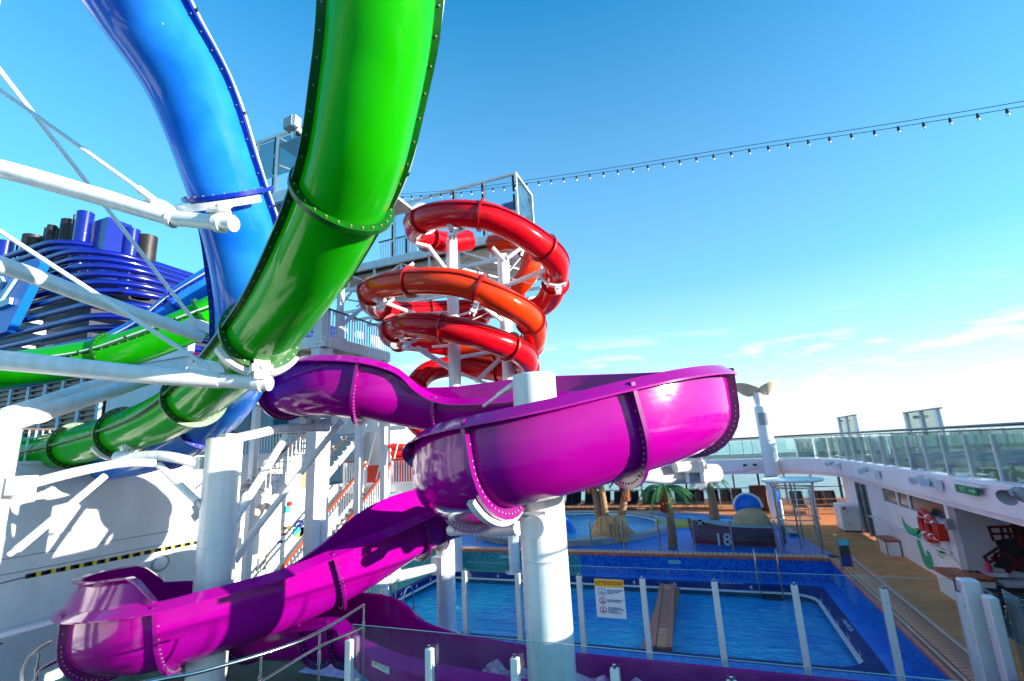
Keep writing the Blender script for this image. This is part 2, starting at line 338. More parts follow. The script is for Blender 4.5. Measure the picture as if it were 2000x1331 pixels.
# wet deck in four sheets round the pool
struct(MB().box(-15.8, EDGE, -3, py0 - .25, ZD - .2, ZD).build('pool_deck', M['floord'], sm=False))
struct(MB().box(-15.8, px0 - .25, py0 - .25, FAR, ZD - .2, ZD).build('wet_ledge', M['ledget'], sm=False))
struct(MB().box(px0 - .25, -5.2, py1 + .25, FAR, ZD - .2, ZD).build('wet_ledge', M['ledget'], sm=False))
struct(MB().box(-5.2, EDGE, py1 + .25, FAR, ZD - .2, ZD).build('wet_ledge', M['ledgeb'], sm=False))
struct(MB().box(px1 + .25, EDGE, py0 - .25, py1 + .25, ZD - .2, ZD).build('wet_ledge', M['ledgeb'], sm=False))
struct(MB().box(-9.5, EDGE, 9.8, py0 - .25, ZD, ZD + .006).build('wet_ledge', M['ledgeb'], sm=False))
# pool: gutter ring with rounded corners
def rrect(x0, x1, y0, y1, r, n=6):
    p = []
    for cx, cy, a in ((x1 - r, y1 - r, 0), (x0 + r, y1 - r, 90), (x0 + r, y0 + r, 180), (x1 - r, y0 + r, 270)):
        for i in range(n + 1):
            g = rad(a + 90 * i / n); p.append((cx + r * math.cos(g), cy + r * math.sin(g)))
    return p
def ringmesh(o, i, z0, z1):
    m = MB(); A = [[V((x, y, z0)) for x, y in o], [V((x, y, z1)) for x, y in o], [V((x, y, z1)) for x, y in i], [V((x, y, z0)) for x, y in i], [V((x, y, z0)) for x, y in o]]
    return m.rings(A)
pool = thing('swimming_pool', 'large blue swimming pool with navy gutter and white edge line', 'swimming pool', (-4, 16, ZD))
o_ = rrect(px0 - .25, px1 + .25, py0 - .25, py1 + .25, .3); i_ = rrect(px0, px1, py0, py1, .75)
ringmesh(o_, i_, ZD - .14, ZD + .008).build('gutter_kerb', M['navy'], pool)
i2 = rrect(px0 - .015, px1 + .015, py0 - .015, py1 + .015, .75)
ringmesh(i2, i_, -6.4, ZD - .142).build('gutter_wall', M['teal'], pool)
i3 = rrect(px0 + .1, px1 - .1, py0 + .1, py1 - .1, .68)
ringmesh(i_, i3, ZD - .2, ZD - .16).build('white_edge_line', M['line'], pool)
i4 = rrect(px0 + .42, px1 - .42, py0 + .42, py1 - .42, .5)
ringmesh(i_, i4, ZD - .62, ZD - .5).build('underwater_step', M['poolfl'], pool)
MB().box(px0 - .02, px1 + .02, py0 - .02, py1 + .02, -6.45, -6.35).build('pool_floor', M['poolfl'], pool, sm=False)
wl_ = MB(); wl_.add([(x, y, ZD - .36) for x, y in i_], [tuple(range(len(i_)))])
stuff(wl_.build('water', M['pool'], pool, sm=False))
for x in (-8, -5, -2, .6): MB().box(x - .13, x + .13, py0 + .5, py1 - .5, -6.349, -6.345).build('lane_line', M['navy'], pool, sm=False)
# small non-slip symbols and depth marks in the gutter
text('depth_mark', '1.4m/4 ft.7in.', .17, M['line'], pool, (.1, py1 + .13, ZD + .012), (1, 0, 0), (0, 1, 0))
text('depth_mark', '1.4m/4 ft.7in.', .17, M['line'], pool, (px1 + .13, 15.6, ZD + .012), (0, -1, 0), (1, 0, 0))
text('depth_mark', '1.7m/5 ft.7in.', .17, M['line'], pool, (px0 - .13, 15.2, ZD + .012), (0, 1, 0), (-1, 0, 0))
for i, x in enumerate([-9.6, -8.4, -7.2, -5.9, -4.4, -3.1, -1.7, -.5, .7, 1.9]):
    text('flow_mark', '4' if i % 3 else 'b', .2, M['line'], pool, (x, py1 - .005, ZD - .07), (1, 0, 0), (0, 0, 1))
for i, y in enumerate([18, 17, 16, 15, 14]):
    text('flow_mark', 'b', .2, M['line'], pool, (px1 - .005, y, ZD - .07), (0, -1, 0), (0, 0, 1)); text('flow_mark', '4', .2, M['line'], pool, (px0 + .005, y, ZD - .07), (0, 1, 0), (0, 0, 1))
# mosaic wall, terrace, teak kerbs
struct(MB().box(-15.8, -5.2, FAR, FAR + .15, ZD - .2, ZT - .09).build('mosaic_wall', M['most'], sm=False))
struct(MB().box(-5.2, EDGE, FAR, FAR + .15, ZD - .2, ZT - .09).build('mosaic_wall', M['mosb'], sm=False))
struct(MB().box(EDGE, EDGE + .15, 2, FAR + .15, ZD - .2, ZT - .09).build('mosaic_wall', M['mosb'], sm=False))
for x in (-1.9, -8.6): MB().box(x, x + .42, FAR - .012, FAR, ZT - .32, ZT - .2).build('depth_tile', mat('pale_tile', (.15, .5, .55), .3), None, sm=False)
for o in [o for o in bpy.data.objects if o.name.startswith('depth_tile')]: tag(o, 'pale depth tile set in the mosaic wall, ' + ('nearer the boat' if o.name == 'depth_tile' else 'behind the thin white column'), 'tile')
kerb = thing('teak_kerb', 'teak coping with cross planks running along the pool edges of the terrace', 'pool kerb', (EDGE, FAR, ZT)); kerb['kind'] = 'structure'
MB().bbox(-15.8, EDGE + .02, FAR - .03, FAR + .1, ZT - .09, ZT + .0, .02).build('nosing', M['teakr'], kerb)
MB().bbox(EDGE - .03, EDGE + .1, 2, FAR + .02, ZT - .09, ZT + .004, .02).build('nosing', M['teakr'], kerb)
MB().box(EDGE + .1, EDGE + .74, 2, FAR + .62, ZT - .09, ZT - .05).build('kerb_bed', M['dark'], kerb, sm=False)
MB().box(-15.8, EDGE + .1, FAR + .1, FAR + .62, ZT - .09, ZT - .02).build('kerb_bed', M['dark'], kerb, sm=False)
MB().bbox(EDGE + .62, EDGE + .72, 2, FAR + .6, ZT - .05, ZT + .006, .01).build('border_board', M['pink'], kerb)
MB().bbox(EDGE + .105, EDGE + .175, 2, FAR + .1, ZT - .05, ZT + .004, .01).build('border_board', M['pink'], kerb)
p0 = MB().bbox(EDGE + .2, EDGE + .59, 6.0, 6.122, ZT - .03, ZT + .002, .008).build('plank', M['teak'], kerb)
for i in range(1, 95): inst(p0, (0, i * .145, random.uniform(-.002, .002)))
q0 = MB().bbox(EDGE - .15, EDGE + .0, FAR + .12, FAR + .58, ZT - .03, ZT + .002, .008).build('plank', M['pink'], kerb)
for i in range(1, 105): inst(q0, (-i * .172, 0, random.uniform(-.002, .002)))
# terrace and beige deck
T_ = MB(); T_.box(-15.8, EDGE + .2, FAR + .62, 31, ZT - .3, ZT - .002)
struct(T_.build('splash_terrace', M['ledgeb'], sm=False))
struct(MB().box(EDGE + .72, 9.5, -3, FAR + .62, ZT - .3, ZT).build('tan_deck', M['floorb'], sm=False))
struct(MB().prism([(EDGE + .2, FAR + .62), (9.5, FAR + .62), (9.5, 38), (-15.8, 38), (-15.8, 31), (-3, 31), (.5, 29.6), (2.6, 27.5), (2.9, 24)], ZT - .3, ZT).build('tan_deck', M['floorb'], sm=False))
sm0 = None
for k in range(9):
    y = 6.5 + k * 3.1; o = MB().box(EDGE + .8, 5.4, y, y + .02, ZT + .0005, ZT + .004).build('deck_seam', M['grey'], sm=False); struct(o)
for x_, y_ in ((4.3, 12.5), (4.5, 18.2), (4.2, 24.0)): struct(MB().box(x_, x_ + .16, y_, y_ + .16, ZT + .001, ZT + .006).build('deck_drain', M['steel'], sm=False))
rim = MB()
pr = [(2.9, 23.6), (2.75, 25.5), (2.0, 27.6), (.6, 29.2), (-1.4, 30.3), (-4, 30.9), (-15.6, 31)]
pr2 = [(x - .3 if i < 2 else x, y - .3 if i > 1 else y) for i, (x, y) in enumerate(pr)]
rim.rings([[V((x, y, ZT)) for x, y in pr], [V((x, y, ZT + .12)) for x, y in pr], [V((x, y, ZT + .12)) for x, y in pr2], [V((x, y, ZT)) for x, y in pr2]], closed=False)
struct(rim.build('terrace_rim', M['beige']))
# round wading pool
rp = thing('wading_pool', 'round raised wading pool with beige rim and white edge line, left on the splash terrace', 'wading pool', (-7, 25.3, ZT))
cc = (-7.1, 25.4); R_ = 4.55
MB().lathe((*cc, 0), [(R_ + .35, ZT), (R_ + .35, ZT + .22), (R_, ZT + .26), (R_ - .02, ZT - .1)], 64, cap=False).build('rim', M['beige'], rp)
MB().lathe((*cc, 0), [(R_ - .01, ZT + .18), (R_ - .01, ZT - .05), (R_ - .2, ZT - .05)], 64, cap=False).build('pool_wall', mat('sea_green_tiles', (.02, .3, .3), .3), rp)
MB().lathe((*cc, 0), [(R_ - .02, ZT + .12), (R_ - .16, ZT + .12), (R_ - .16, ZT + .07), (R_ - .02, ZT + .07)], 64, cap=False).build('white_edge_line', M['line'], rp)
m = MB(); m.add([(cc[0] + (R_ - .02) * math.cos(2 * PI * k / 64), cc[1] + (R_ - .02) * math.sin(2 * PI * k / 64), ZT + .04) for k in range(64)], [tuple(range(64))])
stuff(m.build('water', M['pool'], rp, sm=False))

# ---------------------------------------------------------------- starboard house wall with openings
wall = thing('house_wall', 'white painted deckhouse wall with green scroll mural, ribbon window and glass door', 'wall', (5.4, 22, ZT))
WX = 5.42
w_ = MB()
w_.box(WX, WX + .12, 16.05, 22.95, ZT, -2.36); w_.box(WX, WX + .12, 16.05, 33.5, -1.8, -1.6); w_.box(WX, WX + .12, 22.95, 24.6, -2.0, -1.8)
w_.box(WX, WX + .12, 21.1, 22.95, -2.36, -1.8); w_.box(WX, WX + .12, 16.05, 16.25, -2.36, -1.8); w_.box(WX, WX + .12, 24.6, 26.6, ZT, -1.8)
w_.build('plating', M['wallr'], wall, sm=False)
MB().box(WX + .06, WX + .09, 22.97, 24.58, ZT + .04, -2.0).build('door_glass', M['greyd'], wall, sm=False)
for y in (22.95, 24.55, 23.75): MB().box(WX - .015, WX + .1, y, y + .05, ZT, -1.98).build('door_frame', M['grey'], wall, sm=False)
yy = [16.28, 18.62, 18.76, 19.62, 19.76, 21.08]
for a, b in ((0, 1), (2, 3), (4, 5)):
    f = MB().box(WX + .03, WX + .07, yy[a], yy[b], -2.33, -1.83).build('window', M['greyd'], wall, sm=False)
    MB().box(WX - .012, WX + .03, yy[a], yy[b], -2.36, -2.31).build('sill', M['grey'], wall, sm=False)
for a, b in ((1, 2), (3, 4)): MB().box(WX - .005, WX + .1, yy[a], yy[b], -2.36, -1.8).build('mullion', M['white'], wall, sm=False)
hr = MB().tube([(WX - .1, 16.2, -3.12), (WX - .1, 23, -3.12)], .022, 8).build('handrail', M['whiteg'], wall)
for y in (16.4, 18, 19.6, 21.2, 22.8): MB().bar((WX, y, -3.16), (WX - .1, y, -3.13), .02).build('rail_bracket', M['whiteg'], wall, sm=False)
# scroll mural: thin raised paint shapes
def ribbon(pts, ws, mat_, name='mural_scroll'):
    A = []
    for i, (y, z) in enumerate(pts):
        a = pts[max(i - 1, 0)]; b = pts[min(i + 1, len(pts) - 1)]; t = V((b[0] - a[0], b[1] - a[1])).normalized(); nrm = V((-t.y, t.x)) * ws[i]
        A.append([V((WX - .004, y - nrm.x, z - nrm.y)), V((WX - .004, y + nrm.x, z + nrm.y))])
    return MB().rings(A, closed=False).build(name, mat_, wall, sm=False)
def yz(x, y): p = Q(x, y, u=WX); return (p.y, p.z)
def crv(pts, n=6):
    out = []; k = len(pts)
    for i in range(k - 1):
        p0_, p1_, p2_, p3_ = [V(pts[max(0, min(k - 1, j))]) for j in (i - 1, i, i + 1, i + 2)]
        for s in range(n):
            t = s / n; out.append(tuple(.5 * ((2 * p1_) + (p2_ - p0_) * t + (2 * p0_ - 5 * p1_ + 4 * p2_ - p3_) * t * t + (3 * p1_ - p0_ - 3 * p2_ + p3_) * t ** 3)))
    out.append(tuple(pts[-1])); return out
c = crv([yz(x, y) for x, y in ((1762, 1008), (1765, 1020), (1772, 1032), (1785, 1040), (1797, 1034))]); ribbon(c, [.13 * math.sin(PI * (i + 2) / (len(c) + 3)) + .01 for i in range(len(c))], M['greenp'])
c = crv([yz(x, y) for x, y in ((1800, 1036), (1794, 1052), (1800, 1075), (1808, 1095), (1818, 1098), (1816, 1085), (1809, 1078))]); ribbon(c, [.17 * math.sin(PI * (i + 3) / (len(c) + 3)) + .02 for i in range(len(c))], M['greenp'])
c = crv([yz(x, y) for x, y in ((1793, 994), (1797, 1003))]); ribbon(c, [.06 * (i / len(c)) + .01 for i in range(len(c))], M['greenp'])
for q in (((1880, 1112), (1862, 1085), (1845, 1060), (1828, 1040)), ((1860, 1082), (1850, 1050), (1847, 1025), (1850, 1018)), ((1872, 1100), (1850, 1082), (1835, 1078))):
    c = crv([yz(x, y) for x, y in q]); ribbon(c, [.025] * len(c), M['greenl'], 'mural_stem')
c = crv([yz(x, y) for x, y in ((1828, 1076), (1838, 1082), (1846, 1078))]); ribbon(c, [.11 * math.sin(PI * (i + 1) / (len(c) + 1)) + .02 for i in range(len(c))], M['greenl'])
# recessed wall with director's-chair mural
rw = thing('recessed_wall', 'mauve recessed wall with a painted maroon folding director chair', 'wall', (9.3, 12, ZT))
MB().box(9.3, 9.5, -3, 16, ZT, -1.6).build('plating', M['murp'], rw, sm=False)
MB().box(WX + .12, 9.5, 16.0, 16.12, ZT, -1.6).build('return_wall', M['murp'], rw, sm=False)
MB().bbox(WX + .5, 9.3, 15.4, 16.0, ZT, ZT + .42, .02).build('plinth_ledge', M['murp'], rw)
def onw(x, y): return Q(x, y, v=15.985)
def wbar(a, b, w, m_, name='painted_bar'): MB().bar(onw(*a), onw(*b), .004, w, up=V((1, 0, 0))).build(name, m_, rw, sm=False) if 0 else MB().bar(onw(*a), onw(*b), w, .012, up=V((0, 1, 0))).build(name, m_, rw, sm=False)
m = MB(); pts = [onw(x, y) for x, y in ((1968, 1003), (2060, 1030), (2090, 1150), (1995, 1118), (1940, 1108), (1955, 1080), (1942, 1056), (1980, 1050))]
m.add(pts, [tuple(range(len(pts)))]); m.build('painted_dark_area', M['murd'], rw, sm=False)  # dark mural area, also covering the dark green door
for a, b in (((1928, 1030), (2000, 1028)), ((1931, 1030), (1941, 1057)), ((1935, 1043), (1982, 1043)), ((1955, 1030), (1960, 1055)), ((1967, 1030), (1975, 1055)), ((1920, 1090), (1955, 1066)), ((1925, 1090), (1934, 1113)), ((1928, 1100), (1958, 1088)), ((1943, 1080), (1948, 1100)), ((1936, 1092), (1954, 1078))):
    wbar(a, b, .055, M['murr'])
for a, b in (((1958, 1078), (2030, 1135)), ((1966, 1118), (2020, 1075)), ((1985, 1005), (1995, 1070))): wbar(a, b, .1, M['murr'])
# ---------------------------------------------------------------- upper sun deck: slab with fascia, rail, glass
deck = thing('upper_deck', 'white curved fascia and sun deck running round the starboard side and the far end', 'deck', (6, 20, -1.1)); deck['kind'] = 'structure'
line = [(5.1, -1), (5.1, 24.5)] + [(5.1 - 3.5 * (1 - math.cos(rad(a))), 24.5 + 4.6 * math.sin(rad(a))) for a in range(10, 91, 10)] + [(-2, 29.1), (-9, 29.1), (-16, 29.1)]
outer = [(9.6, -1), (9.6, 26)] + [(9.6 - 6.5 * (1 - math.cos(rad(a))), 26 + 7.5 * math.sin(rad(a))) for a in range(10, 91, 10)] + [(-2, 33.5), (-9, 33.5), (-16, 33.5)]
def off(l, d):
    o = []
    for i, (x, y) in enumerate(l):
        a = l[max(i - 1, 0)]; b = l[min(i + 1, len(l) - 1)]; t = V((b[0] - a[0], b[1] - a[1])).normalized(); o.append((x + t.y * d, y - t.x * d))
    return o
def sheet(l1, l2, z, z2=None): return MB().rings([[V((x, y, z)) for x, y in l1], [V((x, y, z2 if z2 is not None else z)) for x, y in l2]], closed=False)
m = MB()
m.rings([[V((x, y, -1.86)) for x, y in off(line, .5)], [V((x, y, -1.86)) for x, y in off(line, .12)], [V((x, y, -1.72)) for x, y in off(line, .1)], [V((x, y, -1.7)) for x, y in line], [V((x, y, -1.14)) for x, y in line], [V((x, y, -1.1)) for x, y in off(line, .03)], [V((x, y, -1.1)) for x, y in off(line, .5)]], closed=False)
m.build('fascia', M['wallr'], deck, ang=30)
sheet(off(line, .5), outer, -1.12).build('deck_boards', mat('sun_deck_boards', (.5, .38, .24), .6, var=.3, vscale=3), deck)
sheet(off(line, .45), outer, -1.8).build('soffit', M['white'], deck)
m = MB(); m.rings([[V((x, y, -1.9)) for x, y in outer], [V((x, y, -.95)) for x, y in outer]], closed=False); m.build('outer_coaming', M['white'], deck)
# struct hull side outboard
m = MB(); m.rings([[V((x, y, ZT + .3)) for x, y in off(outer, 1.6)], [V((x, y, -27)) for x, y in off(outer, 1.6)]], closed=False); hull_o = struct(m.build('hull', M['white']))
def along(l, step, start=0):
    out = []; acc = start; d = 0
    for i in range(len(l) - 1):
        a = V(l[i]); b = V(l[i + 1]); L = (b - a).length
        while acc <= d + L: p = a + (b - a) * ((acc - d) / L); out.append((p, (b - a).normalized())); acc += step
        d += L
    return out
def glass_rail(name, label, l, step, z0, z1, post_w, start, gl, ztop, railm, cat='railing', double=True):
    t = thing(name, label, cat, (l[0][0], l[0][1], z0)); pp = along(l, step, start); first = None
    for p, d in pp:
        n = V((d.y, -d.x)); c = V((p.x, p.y, (z0 + z1) / 2))
        o = MB().para((0, 0, 0), V((d.x, d.y, 0)) * .02, V((n.x, n.y, 0)) * post_w, V((0, 0, (z1 - z0) / 2))).build('post', M['whiteg'], t, sm=False); o.location = c - V(t.location)
    for (p, d), (q, _) in zip(pp[:-1], pp[1:]):
        n = V((d.y, -d.x)) * -.03; a = V((p.x + n.x, p.y + n.y, 0)); b = V((q.x + n.x, q.y + n.y, 0)); dd = (b - a) * .015
        MB().para((a + b) / 2 + V((0, 0, (z0 + z1) / 2 + .02)), (b - a) / 2 - dd, V((n.x, n.y, 0)).normalized() * .005, V((0, 0, (z1 - z0) / 2 - .03))).build('glass_pane', gl, t, sm=False)
    MB().tube([V((p.x, p.y, ztop)) for p, d in pp], .028, 8).build('handrail', railm, t)
    if double: MB().tube([V((p.x + .07 * d.y, p.y - .07 * d.x, ztop - .09)) for p, d in pp], .016, 8).build('lower_rail', railm, t)
    for p, d in pp: MB().bar((p.x, p.y, z1), (p.x, p.y, ztop), .02).build('rail_stem', M['steel'], t, sm=False)
    return t
glass_rail('glass_balustrade', 'inner balustrade of tinted glass panes and white posts on the sun deck edge', off(line, .08)[:-1], 1.13, -1.1, -.16, .07, 3.2, M['glasst'], .0, M['railg'])
glass_rail('glass_balustrade', 'outer glass balustrade on the seaward side of the sun deck', off(outer, -.1), 1.6, -.95, -.12, .05, 10.2, M['glasst'], -.04, M['railg'], double=False)
# far windscreen posts and pillars on the lower level, seen in front of the sea
scr = thing('window_screen', 'row of dark framed full height windows at the far end with the sea behind', 'windows', (0, 34, ZT))
MB().box(-16, 9.6, 34.4, 34.6, ZT, ZT + .35).build('sill', M['white'], scr, sm=False)
MB().box(-16, 9.6, 34.42, 34.5, ZT + .95, ZT + 1.0).build('rail', M['railg'], scr, sm=False)
for i in range(19):
    x = -14.5 + i * 1.42; MB().box(x, x + .1, 34.35, 34.6, ZT, -1.8).build('window_post', M['grey'] if i % 3 else M['dark'], scr, sm=False)
    MB().box(x + .11, x + 1.41, 34.46, 34.47, ZT + .35, -1.86).build('pane', M['glass'], scr, sm=False)
for x, y, z, l in ((-9.9, 29.0, 0, 'left of the palm mound'), (2.75, 28.6, 0, 'under the funnel vent')):
    tag(MB().lathe((x, y, 0), [(.3, ZT), (.3, -1.8)], 24, False).build('pillar', M['wall']), 'round white deck pillar ' + l, 'pillar')

# ================================================================== SLIDES
def catmull(pts, step):
    k = len(pts); dense = []
    for i in range(k - 1):
        a, b, c_, d = [pts[max(0, min(k - 1, j))] for j in (i - 1, i, i + 1, i + 2)]
        for s in range(16):
            t = s / 16; dense.append(((2 * b) + (c_ - a) * t + (2 * a - 5 * b + 4 * c_ - d) * t * t + (3 * b - a - 3 * c_ + d) * t ** 3) * .5)
    dense.append(pts[-1])
    # ease out small kinks left by hand-set distances
    for _ in range(10): dense = [dense[0]] + [(dense[i - 1] + dense[i] * 2 + dense[i + 1]) * .25 for i in range(1, len(dense) - 1)] + [dense[-1]]
    out = [dense[0]]; acc = 0
    for i in range(len(dense) - 1):
        L = (dense[i + 1] - dense[i]).length
        while acc + L >= step and L > 1e-6:
            t = (step - acc) / L; dense[i] = dense[i] + (dense[i + 1] - dense[i]) * t; out.append(dense[i].copy()); L = (dense[i + 1] - dense[i]).length; acc = 0
        acc += L
    return out
def frames(path, dim=3):
    fr = []; Z = V((0,) * (dim - 1) + (1,)); n = len(path)
    for i in range(n):
        t = (path[min(i + 2, n - 1)] - path[max(i - 2, 0)]); t = V(t[:3]).normalized()
        s = t.cross(V((0, 0, 1))).normalized(); fr.append((V(path[i][:3]), t, s, s.cross(t).normalized()))
    return fr
def vec(path, extra=None): return path
def nearest(fr, px, lo=0, hi=None):
    hi = hi or len(fr); return min(range(lo, hi), key=lambda i: (V(PX(fr[i][0])) - V(px)).length)
def circ(F, R, n=36, a0=0, a1=2 * PI):
    p, t, s, u = F; full = abs(a1 - a0 - 2 * PI) < 1e-4; m = n if full else n + 1
    return [p + (s * math.cos(a0 + (a1 - a0) * k / n) + u * math.sin(a0 + (a1 - a0) * k / n)) * R for k in range(m)]
def disc(mb, F, R0, R1, th, n=36, a0=0, a1=2 * PI):
    p, t, s, u = F; A = (p - t * th / 2, t, s, u); B = (p + t * th / 2, t, s, u); full = abs(a1 - a0 - 2 * PI) < 1e-4
    rr = [circ(A, R0, n, a0, a1), circ(A, R1, n, a0, a1), circ(B, R1, n, a0, a1), circ(B, R0, n, a0, a1), circ(A, R0, n, a0, a1)]
    mb.rings(rr, closed=full)
def knob(mb, p, ax, r, h):
    ax = ax.normalized(); a = ax.cross(V((.3, .5, .81))).normalized(); b = ax.cross(a)
    lo = [p + (a * math.cos(k * PI / 3) + b * math.sin(k * PI / 3)) * r for k in range(6)]; hi = [q + ax * h for q in lo]
    mb.add(lo + hi, [(6, 7, 8, 9, 10, 11)] + [(k, (k + 1) % 6, 6 + (k + 1) % 6, 6 + k) for k in range(6)])
def tube_slide(name, label, pts, R, joints, matf, flm, fl=.1, seam=.08, bolt_step=.3, seam_angle=0.0):
    t = thing(name, label, 'water slide', (0, 0, 0)); path = catmull(pts, .12); fr = frames(path); last = len(fr) - 1
    if isinstance(joints, (int, float)):
        k = int(joints / .12); js = list(range(k, last - 3, k))
    else: js = sorted({nearest(fr, j) for j in joints})
    cuts = [0] + js + [last]; bolts = MB()
    for a, b in zip(cuts[:-1], cuts[1:]):
        if b - a < 2: continue
        sm_ = MB(); sm_.rings([circ(fr[i], R) for i in range(a, b + 1)])
        sec = sm_.build('tube_section', matf(a / last), t, ang=60)
        for sd_ in (1, -1):
            m_ = MB(); rr = []
            for i in range(a, b + 1):
                p, tt, s, u = fr[i]; g = seam_angle; s2 = s * math.cos(g) + u * math.sin(g) * sd_; u2 = u * math.cos(g) - s * math.sin(g) * sd_
                q = p + s2 * sd_ * (R - .01); w = s2 * sd_ * (seam + .01)
                rr.append([q - u2 * .022, q + w - u2 * .022, q + w + u2 * .022, q + u2 * .022])
            m_.rings(rr, True, True); m_.build('seam_flange', flm, sec)
            if bolt_step:
                k = 0; stp = max(1, int(bolt_step / .12))
                for i in range(a + 2, b - 1, stp):
                    p, tt, s, u = fr[i]; knob(bolts, p + s * sd_ * (R + seam * .5) - u * .022, -u, .010, .014); knob(bolts, p + s * sd_ * (R + seam * .5) + u * .022, u, .010, .014)
    for j in js:
        m_ = MB(); disc(m_, fr[j], R - .01, R + fl, .06); m_.build('joint_flange', flm, t, ang=30)
        if bolt_step:
            for k in range(26):
                g = 2 * PI * (k + .5) / 26; p, tt, s, u = fr[j]; q = p + (s * math.cos(g) + u * math.sin(g)) * (R + fl * .55); knob(bolts, q + tt * .03, tt, .012, .016); knob(bolts, q - tt * .03, -tt, .012, .016)
    if bolts.v: stuff(bolts.build('bolt', M['bolt'], t, sm=False))
    return t, fr, js
def cradle(mb, F, R, w=.09, span=(200, 340), th=.07):     # white half-ring under a flange
    disc(mb, (F[0] + F[1] * .1, F[1], F[2], F[3]), R, R + th, w, 24, rad(span[0]), rad(span[1]))

GR = .485
g_pts = [(758, -260, 4.25), (751, -90, 4.4), (744, 40, 4.55), (734, 120, 4.7), (720, 200, 4.85), (700, 300, 5.1), (665, 400, 5.5), (616, 500, 6.0), (562, 588, 6.7), (500, 665, 7.5), (435, 733, 8.5), (368, 787, 9.5), (300, 825, 10.3), (215, 853, 11.5), (125, 876, 12.6), (40, 890, 13.3), (-60, 895, 14), (-160, 870, 14.5), (-190, 805, 14.7), (-110, 758, 14.2), (0, 727, 13.3), (100, 712, 13.2), (200, 695, 13.2), (300, 665, 13.2), (400, 622, 13.3), (480, 575, 13.9), (560, 515, 14.8), (640, 450, 16)]
g_t, gfr, gj = tube_slide('green_tube_slide', 'glossy green tube water slide sweeping down from the top with bolted flanges', [P(*p) for p in g_pts], GR,
    [(672, 385), (513, 650), (383, 775), (243, 838), (148, 868), (215, 690), (405, 620)], lambda t: M['green'], M['greenf'])
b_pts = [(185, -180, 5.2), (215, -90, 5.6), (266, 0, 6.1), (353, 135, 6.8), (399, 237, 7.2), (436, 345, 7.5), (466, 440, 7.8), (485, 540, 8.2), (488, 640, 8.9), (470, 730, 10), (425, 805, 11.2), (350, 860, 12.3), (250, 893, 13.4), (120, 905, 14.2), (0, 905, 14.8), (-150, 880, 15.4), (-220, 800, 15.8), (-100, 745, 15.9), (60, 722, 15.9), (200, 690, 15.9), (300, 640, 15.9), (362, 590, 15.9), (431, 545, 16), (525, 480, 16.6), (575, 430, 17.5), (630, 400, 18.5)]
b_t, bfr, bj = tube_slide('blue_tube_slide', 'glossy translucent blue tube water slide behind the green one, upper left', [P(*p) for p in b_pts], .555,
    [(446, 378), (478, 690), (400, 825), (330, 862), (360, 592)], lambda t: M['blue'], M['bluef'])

# red helix: one crimson and orange-red slide winding down round white masts, and a second strand behind it
r_pts = [(915, 470, 17.4), (868, 474, 16.6), (828, 463, 15.6), (812, 447, 14.9), (824, 430, 14.0), (858, 420, 13.4), (908, 418, 13.0), (965, 427, 12.9), (1030, 461, 13.2), (1080, 503, 13.9), (1087, 540, 14.9), (1073, 585, 16.2), (1035, 606, 17.3), (970, 602, 17.9), (880, 606, 18.1), (795, 610, 17.5), (738, 602, 16.5), (722, 580, 15.3), (735, 563, 14.3), (780, 553, 13.6), (840, 549, 13.1), (905, 555, 12.9), (970, 582, 12.9), (1022, 611, 13.4), (1043, 643, 14.4), (1035, 675, 15.8), (985, 690, 17.3), (905, 680, 17.9), (830, 670, 17.5), (775, 662, 16.4), (763, 648, 15.2), (788, 637, 14.2), (840, 637, 13.6), (905, 648, 13.4), (965, 666, 13.6), (1015, 688, 14.2), (1028, 712, 15.3), (1012, 732, 16.7), (950, 722, 17.8), (890, 716, 18.0), (838, 726, 17.4), (808, 760, 16.4), (803, 800, 15.6), (830, 838, 15.8), (880, 855, 17)]
def redcol(t): return M['orange'] if .37 < t < .62 else M['red']
r_t, rfr, rj = tube_slide('red_tube_slide', 'crimson and orange red spiral tube water slide winding round white masts', [P(*p) for p in r_pts], .375, 2.1, redcol, M['redf'], fl=.075, seam=.045, bolt_step=0, seam_angle=rad(22))
r2 = [(960, 478, 18.6), (1012, 474, 17.9), (1038, 494, 17.2), (1034, 530, 17.0), (1012, 560, 17.2), (975, 590, 18), (930, 620, 18.6), (885, 650, 18.8)]
r2_t, r2fr, _ = tube_slide('orange_tube_slide', 'short orange red tube slide dropping behind the spiral under the tower platform', [P(*p) for p in r2], .36, 2.0, lambda t: M['orange'], M['redf'], fl=.08, seam=.05, bolt_step=0)

